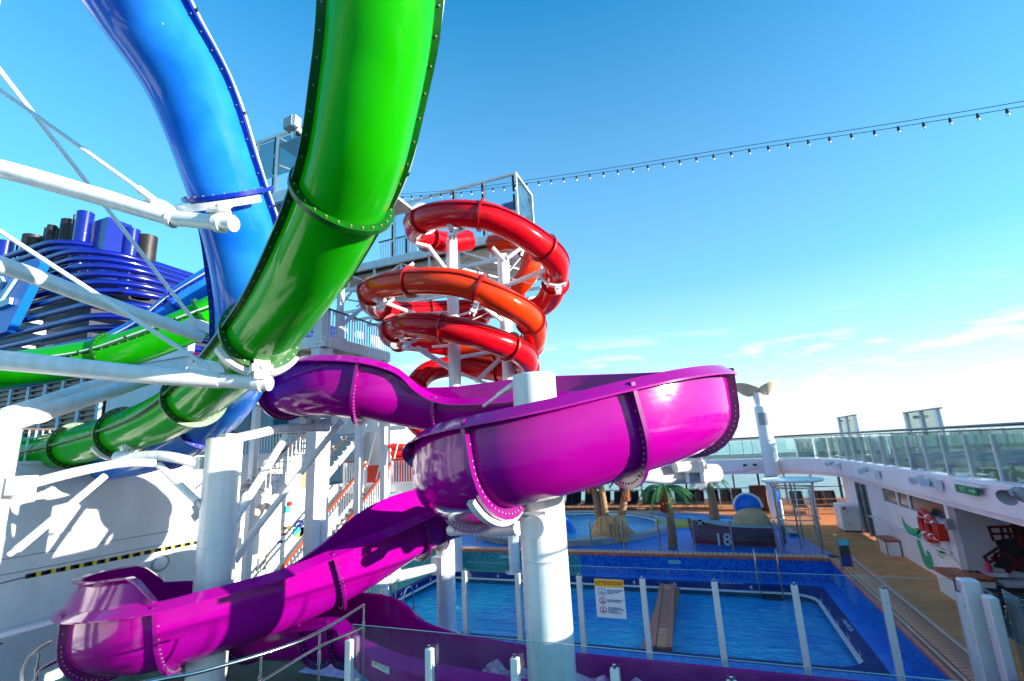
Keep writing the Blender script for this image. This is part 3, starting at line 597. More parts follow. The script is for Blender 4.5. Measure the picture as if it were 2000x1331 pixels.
# purple open trough
def trough(name, label, ctrl, joints, W_=.66, ribdepth=.12):
    t = thing(name, label, 'water slide', (0, 0, 0))
    pts = [V((*c[0], c[1], c[2])) for c in ctrl]; path = catmull(pts, .12); fr = []; n = len(path)
    for i in range(n):
        a = V(path[min(i + 2, n - 1)][:3]); b = V(path[max(i - 2, 0)][:3]); tt = (a - b).normalized(); s = tt.cross(V((0, 0, 1))).normalized()
        fr.append((V(path[i][:3]), tt, s, s.cross(tt).normalized(), path[i][3], path[i][4]))
    def prof(F, W2, lip, hx=0):
        p, tt, s, u, hl, hr = F; o = []
        # left lip -> left wall -> bowl -> right wall -> right lip
        o += [(-W2 - lip, hl - .13)] if lip else []
        o += [(-W2 + .02, hl + hx), (-W2, hl * .5)]
        for k in range(15):
            g = PI + PI * k / 14; o.append((W2 * math.cos(g), W2 * .98 * math.sin(g)))
        o += [(W2, hr * .5), (W2 - .02, hr + hx)]
        if lip: o += [(W2 + lip, hr - .13)]
        return [p + s * a + u * b for a, b in o]
    last = n - 1
    js = sorted({nearest(fr, j[:2], int(j[2] * last), int(j[3] * last)) for j in joints}); cuts = [0] + js + [last]; bolts = MB()
    for a, b in zip(cuts[:-1], cuts[1:]):
        if b - a < 2: continue
        m_ = MB(); rr = []
        for i in range(a, b + 1):
            out = prof(fr[i], W_, .17); inn = prof(fr[i], W_ - .035, 0)
            # outer skin with lip, then inner skin back
            up = fr[i][3] * .03
            rr.append([out[0], out[1]] + out[2:-2] + [out[-2], out[-1], out[-1] + up * .9, out[-2] + up] + inn[::-1] + [out[1] + up, out[0] + up * .9])
        m_.rings(rr, True, True); m_.build('trough_section', M['purple'], t, ang=50)
    for j in js:
        m_ = MB(); F = fr[j]; o1 = prof(F, W_ - .01, 0); o2 = []
        p, tt, s, u, hl, hr = F
        dz = ribdepth
        raw = [(-W_ - dz, hl - .02), (-W_ - dz, 0.0)] + [((W_ + dz) * math.cos(g) , (W_ + dz * 1.2) * math.sin(g)) for g in [PI + PI * k / 14 for k in range(15)]] + [(W_ + dz, 0), (W_ + dz, hr - .02)]
        raw = [raw[0]] + raw[2:-2] + [raw[-1]]
        raw2 = [raw[0], raw[0]] + raw[1:-1] + [raw[-1], raw[-1]]
        o2 = [p + s * a + u * b for a, b in raw2]; o1 = o1
        k = min(len(o1), len(o2)); e = tt * .03
        m_.rings([[q - e for q in o1[:k]], [q - e for q in o2[:k]], [q + e for q in o2[:k]], [q + e for q in o1[:k]]], closed=False)
        m_.build('joint_rib', M['purplef'], t, ang=30)
        for q in range(1, k - 1):
            c_ = o1[q].lerp(o2[q], .55); d_ = o1[q + 1].lerp(o2[q + 1], .55) if q < k - 2 else c_
            for r_ in ((c_, c_.lerp(d_, .5)) if (d_ - c_).length > .12 else (c_,)): knob(bolts, r_ + e, tt, .013, .016); knob(bolts, r_ - e, -tt, .013, .016)
    stuff(bolts.build('bolt', M['bolt'], t, sm=False))
    return t, fr, js
up = [(420, 735, 13.5, .2, .55), (500, 742, 12.6, .2, .55), (575, 757, 11.4, .15, .56), (650, 757, 10.9, .12, .6), (730, 764, 10.8, .15, .58), (800, 778, 10.9, .3, .35), (870, 790, 10.8, .45, .1), (950, 793, 10.6, .58, .08), (1040, 787, 10.4, .62, .1), (1150, 783, 10.1, .6, .12), (1250, 784, 9.6, .6, .15), (1318, 790, 8.9, .6, .15), (1345, 799, 8.1, .62, .15), (1310, 813, 7.35, .64, .15), (1220, 837, 6.85, .62, .12), (1110, 866, 6.6, .58, .12), (1010, 890, 6.6, .55, .12), (930, 908, 7.0, .55, .12), (888, 925, 7.8, .52, .12), (890, 943, 8.8, .44, .2), (930, 960, 9.7, .28, .28),
      (985, 970, 10.5, .2, .35), (1015, 972, 11.4, .15, .4), (985, 981, 12.3, .3, .48), (915, 990, 12.4, .36, .5), (845, 1012, 11.9, .36, .66), (775, 1047, 11.2, .4, .72), (705, 1089, 10.5, .52, .6), (630, 1127, 10.0, .56, .4), (560, 1157, 9.6, .56, .28), (475, 1186, 9.2, .56, .28), (385, 1212, 8.95, .56, .28), (290, 1235, 8.8, .56, .28), (218, 1240, 9.3, .55, .28), (202, 1222, 10.3, .52, .28), (250, 1203, 11.2, .52, .28), (340, 1195, 11.6, .5, .25), (440, 1203, 11.3, .5, .22), (545, 1222, 10.5, .5, .2)]
ctrl = [(P(x, y, d), hl, hr) for x, y, d, hl, hr in up]
for a_ in ((-7.05, 8.95, -3.3, .36, .3), (-6.15, 8.68, -3.54, .32, .3), (-5.15, 8.6, -3.72, .3, .3), (-4.1, 8.58, -3.77, .28, .3)): ctrl.append((V(a_[:3]), a_[3], a_[4]))
for xx in (-2.9, -1.5, .3, 2.0, 3.2): ctrl.append((V((xx, 8.58, -3.82)), .26, .3))
pj = [(568, 757, 0, .2), (715, 762, 0, .25), (870, 790, 0, .3), (1160, 783, .1, .35), (1366, 799, .2, .45), (1290, 825, .3, .5), (985, 900, .3, .6), (868, 935, .4, .6), (985, 983, .5, .7), (800, 1030, .5, .75), (725, 1080, .55, .8), (628, 1138, .6, .85), (475, 1186, .6, .85), (345, 1225, .6, .87), (215, 1240, .6, .9), (330, 1195, .75, 1), (540, 1222, .8, 1), (760, 1265, .85, 1)]
p_t, pfr, pjs = trough('purple_trough_slide', 'glossy purple open trough water slide looping round the thick white column', ctrl, pj)
# raised splash guard on the lower left turn
a0 = nearest(pfr, (345, 1222), int(.6 * len(pfr)), int(.8 * len(pfr))); b0 = nearest(pfr, (300, 1197), a0 + 12, int(.92 * len(pfr)))
m = MB(); rr = []
for i in range(a0, b0 + 1):
    p, tt, s, u, hl, hr = pfr[i]; k = min(1, (i - a0) / 2.5, (b0 - i) / 2.5) * .42 + .02
    q = p - s * .66 + u * (hl + .02); rr.append([q, q + s * (.2 * k / .44) + u * k, q + s * (.2 * k / .44 - .14) + u * (k + .0), q + s * (.2 * k / .44 - .14) + u * (k + .03), q + s * (.2 * k / .44 + .03) + u * (k + .02), q + s * .04 - u * .02])
m.rings(rr, True, True).build('splash_guard', M['purple'], p_t, ang=50)
# rushing water on the runout floor
m = MB(); random.seed(3); rr = []
for i in range(70):
    x = -4.2 + i * .1; a = []
    for k in range(9):
        y = 8.15 + k * .105; a.append(V((x + random.uniform(-.03, .03), y, -3.86 + .07 * random.random() + (.12 * random.random() if i % 5 < 3 else 0) - .05 * (1 - abs(k - 4) / 4))))
    rr.append(a)
m.rings(rr, closed=False); tag(m.build('rushing_water', mat('foaming_water', (.85, .7, .82), .3, col2=(.35, .04, .3), vscale=5, bump=.8, bscale=12)), 'white foaming water rushing along the floor of the purple runout', 'water', kind='stuff')
# flared end of the runout
e_ = pfr[-1]; m = MB(); rr = []
for i in range(8):
    x = 3.0 + i * .1; r_ = .66 + .1 * math.sin(i / 7 * PI / 2)
    rr.append([V((x, 8.58 + r_ * math.cos(g), -3.84 + r_ * .95 * math.sin(g))) for g in [2 * PI * k / 24 for k in range(24)]])
m.rings(rr).build('end_hood', M['purple'], p_t)

def conduit(t, fr, R, sd_, i0, i1, label):
    pts = [fr[i][0] + fr[i][2] * sd_ * (R + .075 + .012 * math.sin(i * .35)) + fr[i][3] * (.05 + .02 * math.sin(i * .21)) for i in range(i0, i1)]
    MB().tube(pts, .022, 8).build('conduit', M['lgrey'], t)
    for i in range(i0 + 6, i1, 11): p = pts[i - i0]; MB().tube([p - fr[i][1] * .02, p + fr[i][1] * .02], .034, 8).build('conduit_clip', M['dark'], t)
M['lgrey'] = mat('pale_grey_hose', (.5, .58, .56), .4)
conduit(g_t, gfr, GR, 1, 4, len(gfr) - 2, ''); conduit(b_t, bfr, .555, 1, 4, len(bfr) - 2, '')

# ================================================================== STEELWORK
M['rodw'] = mat('white_rod_paint', (.78, .78, .78), .5)
def zcof(p): return -(ROT.transposed() @ V(p)).z
def A(x, y, ref): return P(x, y, zcof(ref))
def spl(pts, n=8):
    k = len(pts); o = []
    for i in range(k - 1):
        a, b, c_, d = [V(pts[max(0, min(k - 1, j))]) for j in (i - 1, i, i + 1, i + 2)]
        for s in range(n):
            t = s / n; o.append(((2 * b) + (c_ - a) * t + (2 * a - 5 * b + 4 * c_ - d) * t * t + (3 * b - a - 3 * c_ + d) * t ** 3) * .5)
    return o + [V(pts[-1])]
def column(name, label, x, y, r, z0, z1, cat='column'):
    t = thing(name, label, cat, (x, y, z0))
    MB().lathe((x, y, 0), [(r, z0 + .05), (r, z1 - .02), (r - .02, z1), (0.01, z1)], 40, False).build('shaft', M['whiteg'], t)
    z = z0 + 1.5; k = 0
    while z < z1 - .3: MB().lathe((x, y, 0), [(r + .001, z - .012), (r + .006, z), (r + .001, z + .012)], 40, False).build('weld_seam', M['whiteg'], t); z += 1.7
    MB().lathe((x, y, 0), [(r + .16, z0 + .001), (r + .16, z0 + .04), (r + .01, z0 + .05)], 32, False).build('base_plate', M['whiteg'], t)
    return t
cL = column('steel_column', 'tall white steel column in front of the left wall, carrying grey arms under the green slide', -9.4, 7.4, .345, ZD, .56)
cF = column('steel_column', 'white steel column at the left edge of the picture', -9.9, 3.92, .36, ZD, .78)
cC = column('steel_column', 'thick white column rising through the purple loop, nearest the camera', -2.43, 7.2, .34, ZD, 1.15)
cT = column('steel_column', 'slim white column standing on the pool ledge below the purple slide', -7.05, 12.45, .25, ZD, -.35)
column('steel_column', 'short white column behind the slim one, at the far pool edge', -10.4, 19.35, .22, ZD, -2.2)
column('steel_column', 'white column at the far pool edge just left of the thick column', -7.8, 19.3, .22, ZD, -1.6)
def pipe(parent, pts, r, name='pipe', n=18):
    if len(pts) == 2:
        if isinstance(r, list): r = [r[0] + (r[1] - r[0]) * k / 6 for k in range(7)]
        pts = [V(pts[0]).lerp(V(pts[1]), k / 6) for k in range(7)]
    return MB().tube(pts, r, max(n, 12)).build(name, M['rodw'] if name in ('tie_rod', 'wire') else M['whiteg'], parent)
def plate(parent, c, ax, ay, r, th=.03, name='gusset'):    # rounded lug
    ax = V(ax).normalized(); ay = (V(ay) - ax * V(ay).dot(ax)).normalized(); az = ax.cross(ay) * th
    ring = [V(c) + ax * r * 1.6 * math.cos(a) + ay * r * math.sin(a) for a in [PI * k / 10 for k in range(11)]]
    m = MB(); n = len(ring); m.add([q - az for q in ring] + [q + az for q in ring], [tuple(range(n - 1, -1, -1)), tuple(range(n, 2 * n))] + [(i, (i + 1) % n, n + (i + 1) % n, n + i) for i in range(n)]); return m.build(name, M['whiteg'], parent, sm=False)
def clamp(parent, c, t, s, u, sc=1):       # two ears and a saddle block
    m = MB(); m.para(c, t * .1 * sc, s * .13 * sc, u * .05 * sc); m.build('saddle', M['whiteg'], parent, sm=False)
    for k in (-1, 1): MB().para(V(c) + t * .07 * k * sc, t * .018 * sc, s * .1 * sc, u * .15 * sc).build('clamp_ear', M['whiteg'], parent, sm=False)
    m = MB(); m.tube([V(c) - t * .13 * sc, V(c) + t * .13 * sc], .03 * sc, 8); m.build('clamp_bolt', M['bolt'], parent)
def under_arc(parent, F, R, w=.1, span=(205, 335), th=.075):
    m = MB(); cradle(m, F, R, w, span, th); return m.build('cradle', M['whiteg'], parent, ang=40)
# mast standing just outside the left edge; the long arms reach in from it
mb_ = Q(-185, 500, v=P(-185, 500, 6.9).y); mx_, my_ = mb_.x, mb_.y
mast = column('steel_mast', 'tall white mast beyond the left edge holding the long arms', mx_, my_, .35, ZD, 8)
def mastp(y): return min((V((mx_, my_, z / 50)) for z in range(-240, 500)), key=lambda p: abs(PX(p)[1] - y))
a1 = thing('slide_arm', 'topmost long tapered white arm with an elbow, holding the blue slide', 'support arm', (mx_, my_, 3), 'white arms reaching in from the left')
pipe(a1, spl([mastp(305), P(0, 330, 7.1), P(170, 377, 7.1), P(335, 426, 7.0)]), [.15 - .0014 * i for i in range(25)])
pipe(a1, [P(333, 426, 7.0), P(342, 429, 7.0)], .135, 'collar'); pipe(a1, [P(338, 427, 7.0), P(457, 438, 6.75)], .108)
bl = bfr[bj[0]]
under_arc(a1, bl, .68); cc_ = P(431, 418, 6.8); clamp(a1, cc_, bl[1], bl[2], bl[3]); pipe(a1, [P(424, 436, 6.8), P(436, 437, 6.78)], .135, 'collar')
pipe(a1, [P(430, 432, 6.8), P(428, 402, 6.9)], .05, 'stanchion')
plate(a1, P(308, 412, 7.0), P(335, 424, 7.0) - P(270, 405, 7.02), V((0, 0, 1)), .17)
pipe(a1, [P(-70, 128, 7.1), P(0, 176, 7.1), P(287, 381, 7.0)], .03, 'tie_rod', 8); pipe(a1, [P(270, 369, 7.0), P(302, 393, 7.0)], .055, 'rod_end')
a3 = thing('slide_arm', 'lowest long white arm, ending in a clamp under the green flange', 'support arm', (mx_, my_, -1), 'white arms reaching in from the left')
pipe(a3, spl([mastp(690), P(0, 704, 6.9), P(250, 729, 7.1), P(432, 743, 7.2)]), [.155 - .0014 * i for i in range(25)])
pipe(a3, [P(430, 743, 7.2), P(527, 750, 7.1)], .105)
g2 = gfr[gj[1]]; under_arc(a3, g2, GR + .1, .12, (205, 330), .07); clamp(a3, P(508, 724, 7.1), g2[1], g2[2], g2[3], 1.1); pipe(a3, [P(500, 748, 7.12), P(514, 749, 7.1)], .13, 'collar')
pipe(a3, [P(508, 745, 7.1), P(508, 712, 7.15)], .05, 'stanchion')
plate(a3, P(405, 726, 7.18), P(440, 733, 7.2) - P(370, 726, 7.2), V((0, 0, 1)), .17)
pipe(a3, [P(-60, 412, 6.9), P(0, 452, 7.0), P(405, 716, 7.2)], .032, 'tie_rod', 8); pipe(a3, [P(388, 705, 7.2), P(412, 722, 7.2)], .055, 'rod_end')
a2 = thing('slide_arm', 'middle long white arm running behind the green slide', 'support arm', (mx_, my_, 1), 'white arms reaching in from the left')
pipe(a2, spl([mastp(470), P(0, 517, 7.8), P(200, 590, 8.7), P(398, 659, 9.6)]), [.15 - .0012 * i for i in range(25)])
plate(a2, P(388, 645, 9.5), P(420, 660, 9.6) - P(360, 640, 9.4), V((0, 0, 1)), .2)
pipe(a2, [P(-60, 60, 7.1), P(0, 138, 7.35), P(393, 645, 9.5)], .034, 'tie_rod', 8)
def PK(x, y, zc): return P(x, y, zc * 1.12)
a4 = thing('slide_arm', 'curved grey white arm branching from the column top at the left edge', 'support arm', (-9.9, 3.92, .56))
pipe(a4, spl([V((-9.9, 3.7, .69)), A(20, 822, (-9.9, 3.92, .67)), PK(100, 800, 6.9), PK(205, 768, 7.6), PK(300, 737, 8.6)]), [.17] * 9 + [.16 - .002 * i for i in range(24)])
pipe(a4, spl([A(8, 808, (-9.9, 3.92, .67)), PK(90, 782, 6.9), PK(190, 750, 7.7), PK(300, 728, 8.7)]), .085)
plate(a4, PK(80, 808, 6.7), PK(110, 797, 6.9) - PK(50, 818, 6.5), V((0, 0, -1)), .14)
# arms between the two left columns under the green slide
a5 = thing('slide_arm', 'grey bent pipe arm with braces between the two left columns', 'support arm', (-8.5, 3.6, 0)); w_ = (-8.0, 3.9, 0)
MB().para(A(42, 948, (-9.6, 4.1, -.1)), V((.09, 0, 0)), V((0, .14, 0)), V((0, 0, .13))).build('bracket', M['whiteg'], a5, sm=False)
pipe(a5, spl([A(50, 948, (-9.6, 4.15, 0)), PK(150, 922, 6.9), PK(240, 905, 7.7), PK(300, 905, 8.2)]), .075)
pipe(a5, [PK(18, 1084, 6.3), PK(35, 1072, 6.4)], .04, 'rod_end'); pipe(a5, [PK(32, 1075, 6.4), PK(205, 930, 7.5)], .06, 'brace')
a6 = thing('slide_arm', 'grey pipe arm left of the tall column with a white clamp under the green slide', 'support arm', (-8.4, 6.6, .2))
MB().para(A(394, 905, (-9.7, 7.2, 0)), V((.09, 0, 0)), V((0, .12, 0)), V((0, 0, .13))).build('bracket', M['whiteg'], a6, sm=False)
pipe(a6, spl([A(392, 907, (-9.6, 7.25, 0)), PK(345, 895, 8.8), PK(305, 890, 8.9), PK(262, 892, 9.0)]), .1)
pipe(a6, [PK(262, 892, 9.0), PK(228, 893, 9.05)], .12, 'end_cap'); g4 = gfr[gj[3]]; under_arc(a6, g4, GR + .1, .1, (210, 330), .06); pipe(a6, [PK(258, 893, 9), PK(262, 868, 9.4)], .05, 'stanchion'); clamp(a6, PK(250, 880, 9.2), g4[1], g4[2], g4[3], .9)
pipe(a6, [PK(310, 908, 8.9), PK(385, 980, 8.6)], .07, 'brace'); pipe(a6, [PK(372, 968, 8.65), PK(394, 990, 8.6)], .045, 'rod_end')
a7 = thing('slide_arm', 'greenish grey pipe arm right of the tall column under the upper purple trough', 'support arm', (-8, 7, .3))
MB().para(A(444, 862, (-9.1, 7.65, .2)), V((.1, 0, 0)), V((0, .12, 0)), V((0, 0, .15))).build('bracket', M['whiteg'], a7, sm=False)
pipe(a7, spl([A(452, 858, (-9.0, 7.75, .2)), PK(500, 848, 9.3), PK(545, 838, 9.8), PK(590, 836, 10.2), PK(642, 836, 10.6)]), .1)
pipe(a7, [PK(560, 850, 9.8), PK(445, 1038, 8.7)], .085, 'brace'); pipe(a7, [PK(450, 1030, 8.75), PK(440, 1046, 8.7)], .05, 'rod_end')
pipe(a7, [PK(668, 822, 10.8), PK(486, 1052, 9.6)], .075, 'brace'); MB().bar(PK(492, 1046, 9.6), PK(458, 1098, 9.3), .12).build('rod_end', M['whiteg'], a7, sm=False)
pipe(a7, [PK(620, 828, 10.7), PK(650, 824, 10.7)], .11, 'end_cap'); pf = pfr[pjs[0]]; clamp(a7, PK(606, 822, 10.6), pf[1], pf[2], pf[3], 1.5)
MB().bar(PK(585, 817, 10.7), PK(680, 814, 10.9), .12, .05).build('saddle_beam', M['whiteg'], a7, sm=False)
# arms round the thick column
a8 = thing('slide_arm', 'white horizontal arm between the thick column and the slim column', 'support arm', (-3.4, 8.5, -1.1))
pipe(a8, [P(878, 1036, 9.9), P(950, 1036, 9.4)], .1); pipe(a8, [P(948, 1036, 9.4), P(1012, 1032, 8.9)], .125)
plate(a8, P(978, 1022, 9.0), P(1010, 1020, 8.9) - P(950, 1022, 9.2), V((0, 0, 1)), .2); clamp(a8, P(898, 1018, 9.7), V((1, 0, 0)), V((0, 1, 0)), V((0, 0, 1)), 1.2)
pipe(a8, [P(880, 1012, 9.8), P(1000, 1018, 9.3)], .07)
a9 = thing('slide_arm', 'white stub arm with a round end cap facing the camera on the thick column', 'support arm', (-2.5, 7, -1))
pipe(a9, [P(1042, 1030, 6.75), P(1062, 1024, 7.1)], .16, 'end_cap'); pipe(a9, [P(1062, 1024, 7.1), P(1075, 1020, 7.3)], .17, 'collar')
MB().bar(P(1004, 1002, 7.1), P(1072, 1000, 6.9), .3, .04).build('bracket', M['whiteg'], a9, sm=False); MB().bar(P(1008, 984, 7.2), P(1068, 976, 6.9), .3, .05).build('bracket', M['whiteg'], a9, sm=False)
for x in (1010, 1066): MB().bar(P(x, 978, 7.0), P(x + 2, 1012, 7.0), .05, .2).build('bracket_side', M['whiteg'], a9, sm=False)
pj_ = [j for j in pjs if abs(PX(pfr[j][0])[0] - 985) < 40 and zcof(pfr[j][0]) < 7]
if pj_:
    F = pfr[pj_[0]]; m = MB(); F2 = (F[0] + F[1] * .1, F[1], F[2], F[3]); disc(m, F2, .8, .87, .1, 20, rad(215), rad(310)); m.build('cradle', M['whiteg'], a9, ang=40)
a10 = thing('slide_arm', 'long white pipe arm reaching right from the thick column under the purple loop', 'support arm', (-2, 7.4, -.4))
pipe(a10, [P(1112, 900, 7.5), P(1200, 915, 8.0), P(1290, 927, 8.5), P(1399, 925, 8.9)], .17, n=24); m = MB(); p_, q_ = P(1370, 905, 8.7), P(1378, 930, 8.8); clamp(a10, P(1355, 912, 8.5), V((1, 0, 0)), V((0, 1, 0)), V((0, 0, 1)), 1.7)
pipe(a10, [P(1366, 930, 8.8), P(1372, 930, 8.8)], .25, 'collar', 24); pipe(a10, [P(1318, 914, 8.3), P(1372, 908, 8.5)], .09)
a11 = thing('slide_arm', 'white arm with lug and tie rod left of the slim column over the pool', 'support arm', (-8, 11.5, -2.4))
MB().para(P(858, 1104, 12.9), V((.16, 0, 0)), V((0, .16, 0)), V((0, 0, .22))).build('bracket', M['whiteg'], a11, sm=False)
pipe(a11, [P(856, 1107, 12.9), P(760, 1130, 12.0)], [.1, .14]); pipe(a11, [P(760, 1131, 12), P(700, 1134, 11.5)], .12)
plate(a11, P(753, 1122, 12), P(790, 1120, 12.2) - P(730, 1128, 11.8), V((0, 0, 1)), .25); pipe(a11, [P(762, 1112, 12), P(855, 1012, 12.8)], .045, 'tie_rod', 8)
clamp(a11, P(702, 1112, 11.3), V((1, 0, 0)), V((0, 1, 0)), V((0, 0, 1)), 1.6)
trod = thing('tie_rod', 'white tie rod slanting up to the thick column above the purple rim', 'tie rod', P(945, 790, 9)); pipe(trod, [P(945, 793, 9.2), P(1002, 752, 7.6)], .03, 'rod', 8); pipe(trod, [P(974, 772, 8.5), P(1001, 753, 7.7)], .05, 'rod_end', 10)

# masts and arms of the red helix
hm = thing('helix_mast', 'left white mast in the middle of the red spiral with radiating arms', 'mast', (-8, 14, -1), 'masts of the red spiral')
def vert(x, y, zc, z0, y1, r, t, name='shaft'):
    p = P(x, y, zc); z1 = min((z / 20 for z in range(-100, 300)), key=lambda z: abs(PX(V((p.x, p.y, z)))[1] - y1)); return MB().lathe((p.x, p.y, 0), [(r, z0), (r, z1)], 20, True).build(name, M['whiteg'], t), p
_, m1 = vert(885, 600, 15.4, -1.2, 470, .19, hm); _, m2 = vert(985, 560, 15.8, -1.2, 500, .2, thing('helix_mast', 'right white mast inside the red spiral with a forked head', 'mast', (-6, 15, -1), 'masts of the red spiral'))
hm2 = bpy.data.objects['helix_mast.001']
def hpipe(t, a, b, r=.09, **k): return pipe(t, [P(*a), P(*b)], r * .8, k.get('n', 'arm'), 12)
hpipe(hm, (880, 640, 15.4), (735, 585, 14.2), .085); hpipe(hm, (752, 592, 14.3), (738, 586, 14.2), .15); hpipe(hm, (880, 540, 15.4), (835, 480, 15.2), .1); hpipe(hm, (840, 482, 15.2), (812, 475, 14.9), .07)
hpipe(hm, (880, 610, 15.4), (760, 618, 16.2), .07); hpipe(hm, (880, 720, 15.4), (815, 680, 14.4), .1); hpipe(hm, (835, 685, 14.5), (785, 680, 14.3), .08); hpipe(hm, (885, 440, 15.4), (880, 475, 15.4), .1)
hpipe(hm, (885, 675, 15.4), (845, 678, 15.8), .06); hpipe(hm, (888, 700, 15.4), (975, 685, 17), .08); hpipe(hm, (888, 725, 15.4), (1000, 770, 15.8), .07); hpipe(hm, (930, 745, 15.5), (990, 690, 16.5), .1)
hpipe(hm2, (985, 630, 15.8), (945, 600, 14.0), .09); hpipe(hm2, (985, 560, 15.8), (1088, 519, 14.0), .1); hpipe(hm2, (1074, 523, 14.1), (1090, 518, 14.0), .14); hpipe(hm2, (985, 510, 15.8), (962, 484, 15.8), .08); hpipe(hm2, (990, 505, 15.8), (1024, 480, 16), .08)
hpipe(hm2, (1024, 480, 16), (1018, 500, 16), .06); hpipe(hm2, (985, 720, 15.8), (1016, 718, 15), .1); hpipe(hm2, (885, 620, 15.5), (985, 590, 15.8), .05)
for k, (jx, jy, t) in enumerate([(890, 412, hm), (745, 560, hm), (945, 572, hm2), (800, 632, hm), (1010, 690, hm2), (1085, 530, hm2)]):
    F = rfr[nearest(rfr, (jx, jy))]; m = MB(); disc(m, F, .455, .52, .14, 16, rad(190), rad(300)); m.build('cradle', M['whiteg'], t, ang=40); q = F[0] - F[3] * .62; clamp(t, q, F[1], F[2], F[3], .8)
for a, b in (((885, 560, 15.4), (1000, 640, 15.8)), ((800, 590, 14.5), (870, 560, 15.4)), ((1000, 545, 15.8), (1040, 555, 15)), ((890, 640, 15.4), (1000, 590, 15.8))): pipe(hm, [P(*a), P(*b)], .014, 'wire', 6)

# tower platform above the helix
tw = thing('slide_tower', 'white truss platform with glass sides at the head of the red spiral', 'platform', (-9.5, 18, 8.6)); TZ = 8.65
x0, x1, y0, y1 = -16.0, -5.9, 17.0, 19.0
MB().box(x0, x1, y0, y1 + 1.5, TZ - .05, TZ).build('floor', M['cream'], tw, sm=False)
MB().box(x0, x1 + .02, y0 - .05, y0 + .1, TZ - .28, TZ + .04).build('edge_beam', M['whiteg'], tw, sm=False); MB().box(x1 - .1, x1 + .04, y0, y1 + 1.5, TZ - .28, TZ + .04).build('edge_beam', M['whiteg'], tw, sm=False)
MB().box(x0 + .4, x1 - .3, y0 + .4, y1 + 3, TZ - .42, TZ - .3).build('underside', M['cream'], tw, sm=False)
for (yb, zb) in ((y0 + .1, 7.55), (y1 + .5, 7.4)): MB().box(x0, x1, yb, yb + .12, zb, zb + .14).build('bottom_chord', M['whiteg'], tw, sm=False)
n = 7
for yb in (y0 + .9, y0 + 2.2, y1 + 1.4):
    for i in range(n): xa = x0 + (x1 - x0) * i / n; xb = x0 + (x1 - x0) * (i + 1) / n; z1_, z2_ = ((TZ - .42, 6.9) if i % 2 else (6.9, TZ - .42)); MB().bar((xa, yb, z1_), (xb, yb, z2_), .08).build('truss_member', M['whiteg'], tw, sm=False)
    MB().box(x0, x1, yb, yb + .12, 6.8, 6.92).build('bottom_chord', M['whiteg'], tw, sm=False)
for i in range(n + 1):
    x = x0 + (x1 - x0) * i / n; MB().bar((x, y0 + .16, 7.6), (x, y0 + .16, TZ - .28), .09).build('truss_member', M['whiteg'], tw, sm=False)
    if i < n:
        xa, xb = (x, x + (x1 - x0) / n); s = (TZ - .28, 7.65) if i % 2 else (7.65, TZ - .28)
        MB().bar((xa, y0 + .17, s[0]), (xb, y0 + .17, s[1]), .07).build('truss_member', M['whiteg'], tw, sm=False); MB().bar((xa, y0 + .17, 7.6), (xb, y1 + .5, 7.5), .06).build('truss_member', M['whiteg'], tw, sm=False)
        MB().bar((xa, y1 + .5, s[0]), (xb, y1 + .5, s[1]), .07).build('truss_member', M['whiteg'], tw, sm=False)
def tpost(x, y, z0=TZ, z1=11.26, t=tw):
    MB().box(x, x + .1, y, y + .1, z0, z1).build('post', M['whiteg'], t, sm=False)
    for k in range(3): zz = z0 + .1 + k * (z1 - z0 - .1) / 3; MB().box(x - .1, x - .004, y + .01, y + .09, zz, zz + (z1 - z0) / 3 - .18).build('hinge_strip', M['black'], t, sm=False)
txs = [Q(x, 420, v=17).x for x in (768, 795, 888, 946, 1008)]
for x in txs: tpost(x, y0)
tpost(txs[-1], y1)
for k in range(len(txs) - 1):
    a, b = txs[k], txs[k + 1]; MB().box(a + .1, b, y0, y0 + .1, 11.16, 11.26).build('top_rail', M['whiteg'], tw, sm=False); MB().box(a + .12, b - .1, y0 + .04, y0 + .05, TZ + .1, 11.1).build('glass_pane', M['glass'], tw, sm=False)
MB().box(txs[-1], txs[-1] + .1, y0 + .1, y1, 11.16, 11.26).build('top_rail', M['whiteg'], tw, sm=False); MB().box(txs[-1] + .04, txs[-1] + .05, y0 + .1, y1, TZ + .1, 11.1).build('glass_pane', M['glass'], tw, sm=False)
MB().box(-13.4, txs[0], y0, y0 + .1, 11.12, 11.22).build('top_rail', M['whiteg'], tw, sm=False); MB().box(-8, -6.1, y1, y1 + .05, TZ + .1, 10.2).build('back_panel', M['grey'], tw, sm=False)
MB().box(-7.05, -6.35, y0 + .9, y0 + .92, 9.5, 10.5).build('rules_board', M['white'], tw, sm=False); MB().box(-6.95, -6.45, y0 + .88, y0 + .898, 10.1, 10.45).build('blue_print', M['bluetxt'], tw, sm=False)
for i in range(16): MB().box(-12.9 + i * .13, -12.87 + i * .13, y0 + .3, y0 + .33, TZ, TZ + 1.05).build('baluster', M['white'], tw, sm=False)
MB().box(-13.0, -10.9, y0 + .28, y0 + .35, TZ + 1.05, TZ + 1.1).build('rail', M['railg'], tw, sm=False)
# hip mouth of the red slide on the platform
m = MB(); mc = P(876, 476, 16.8)
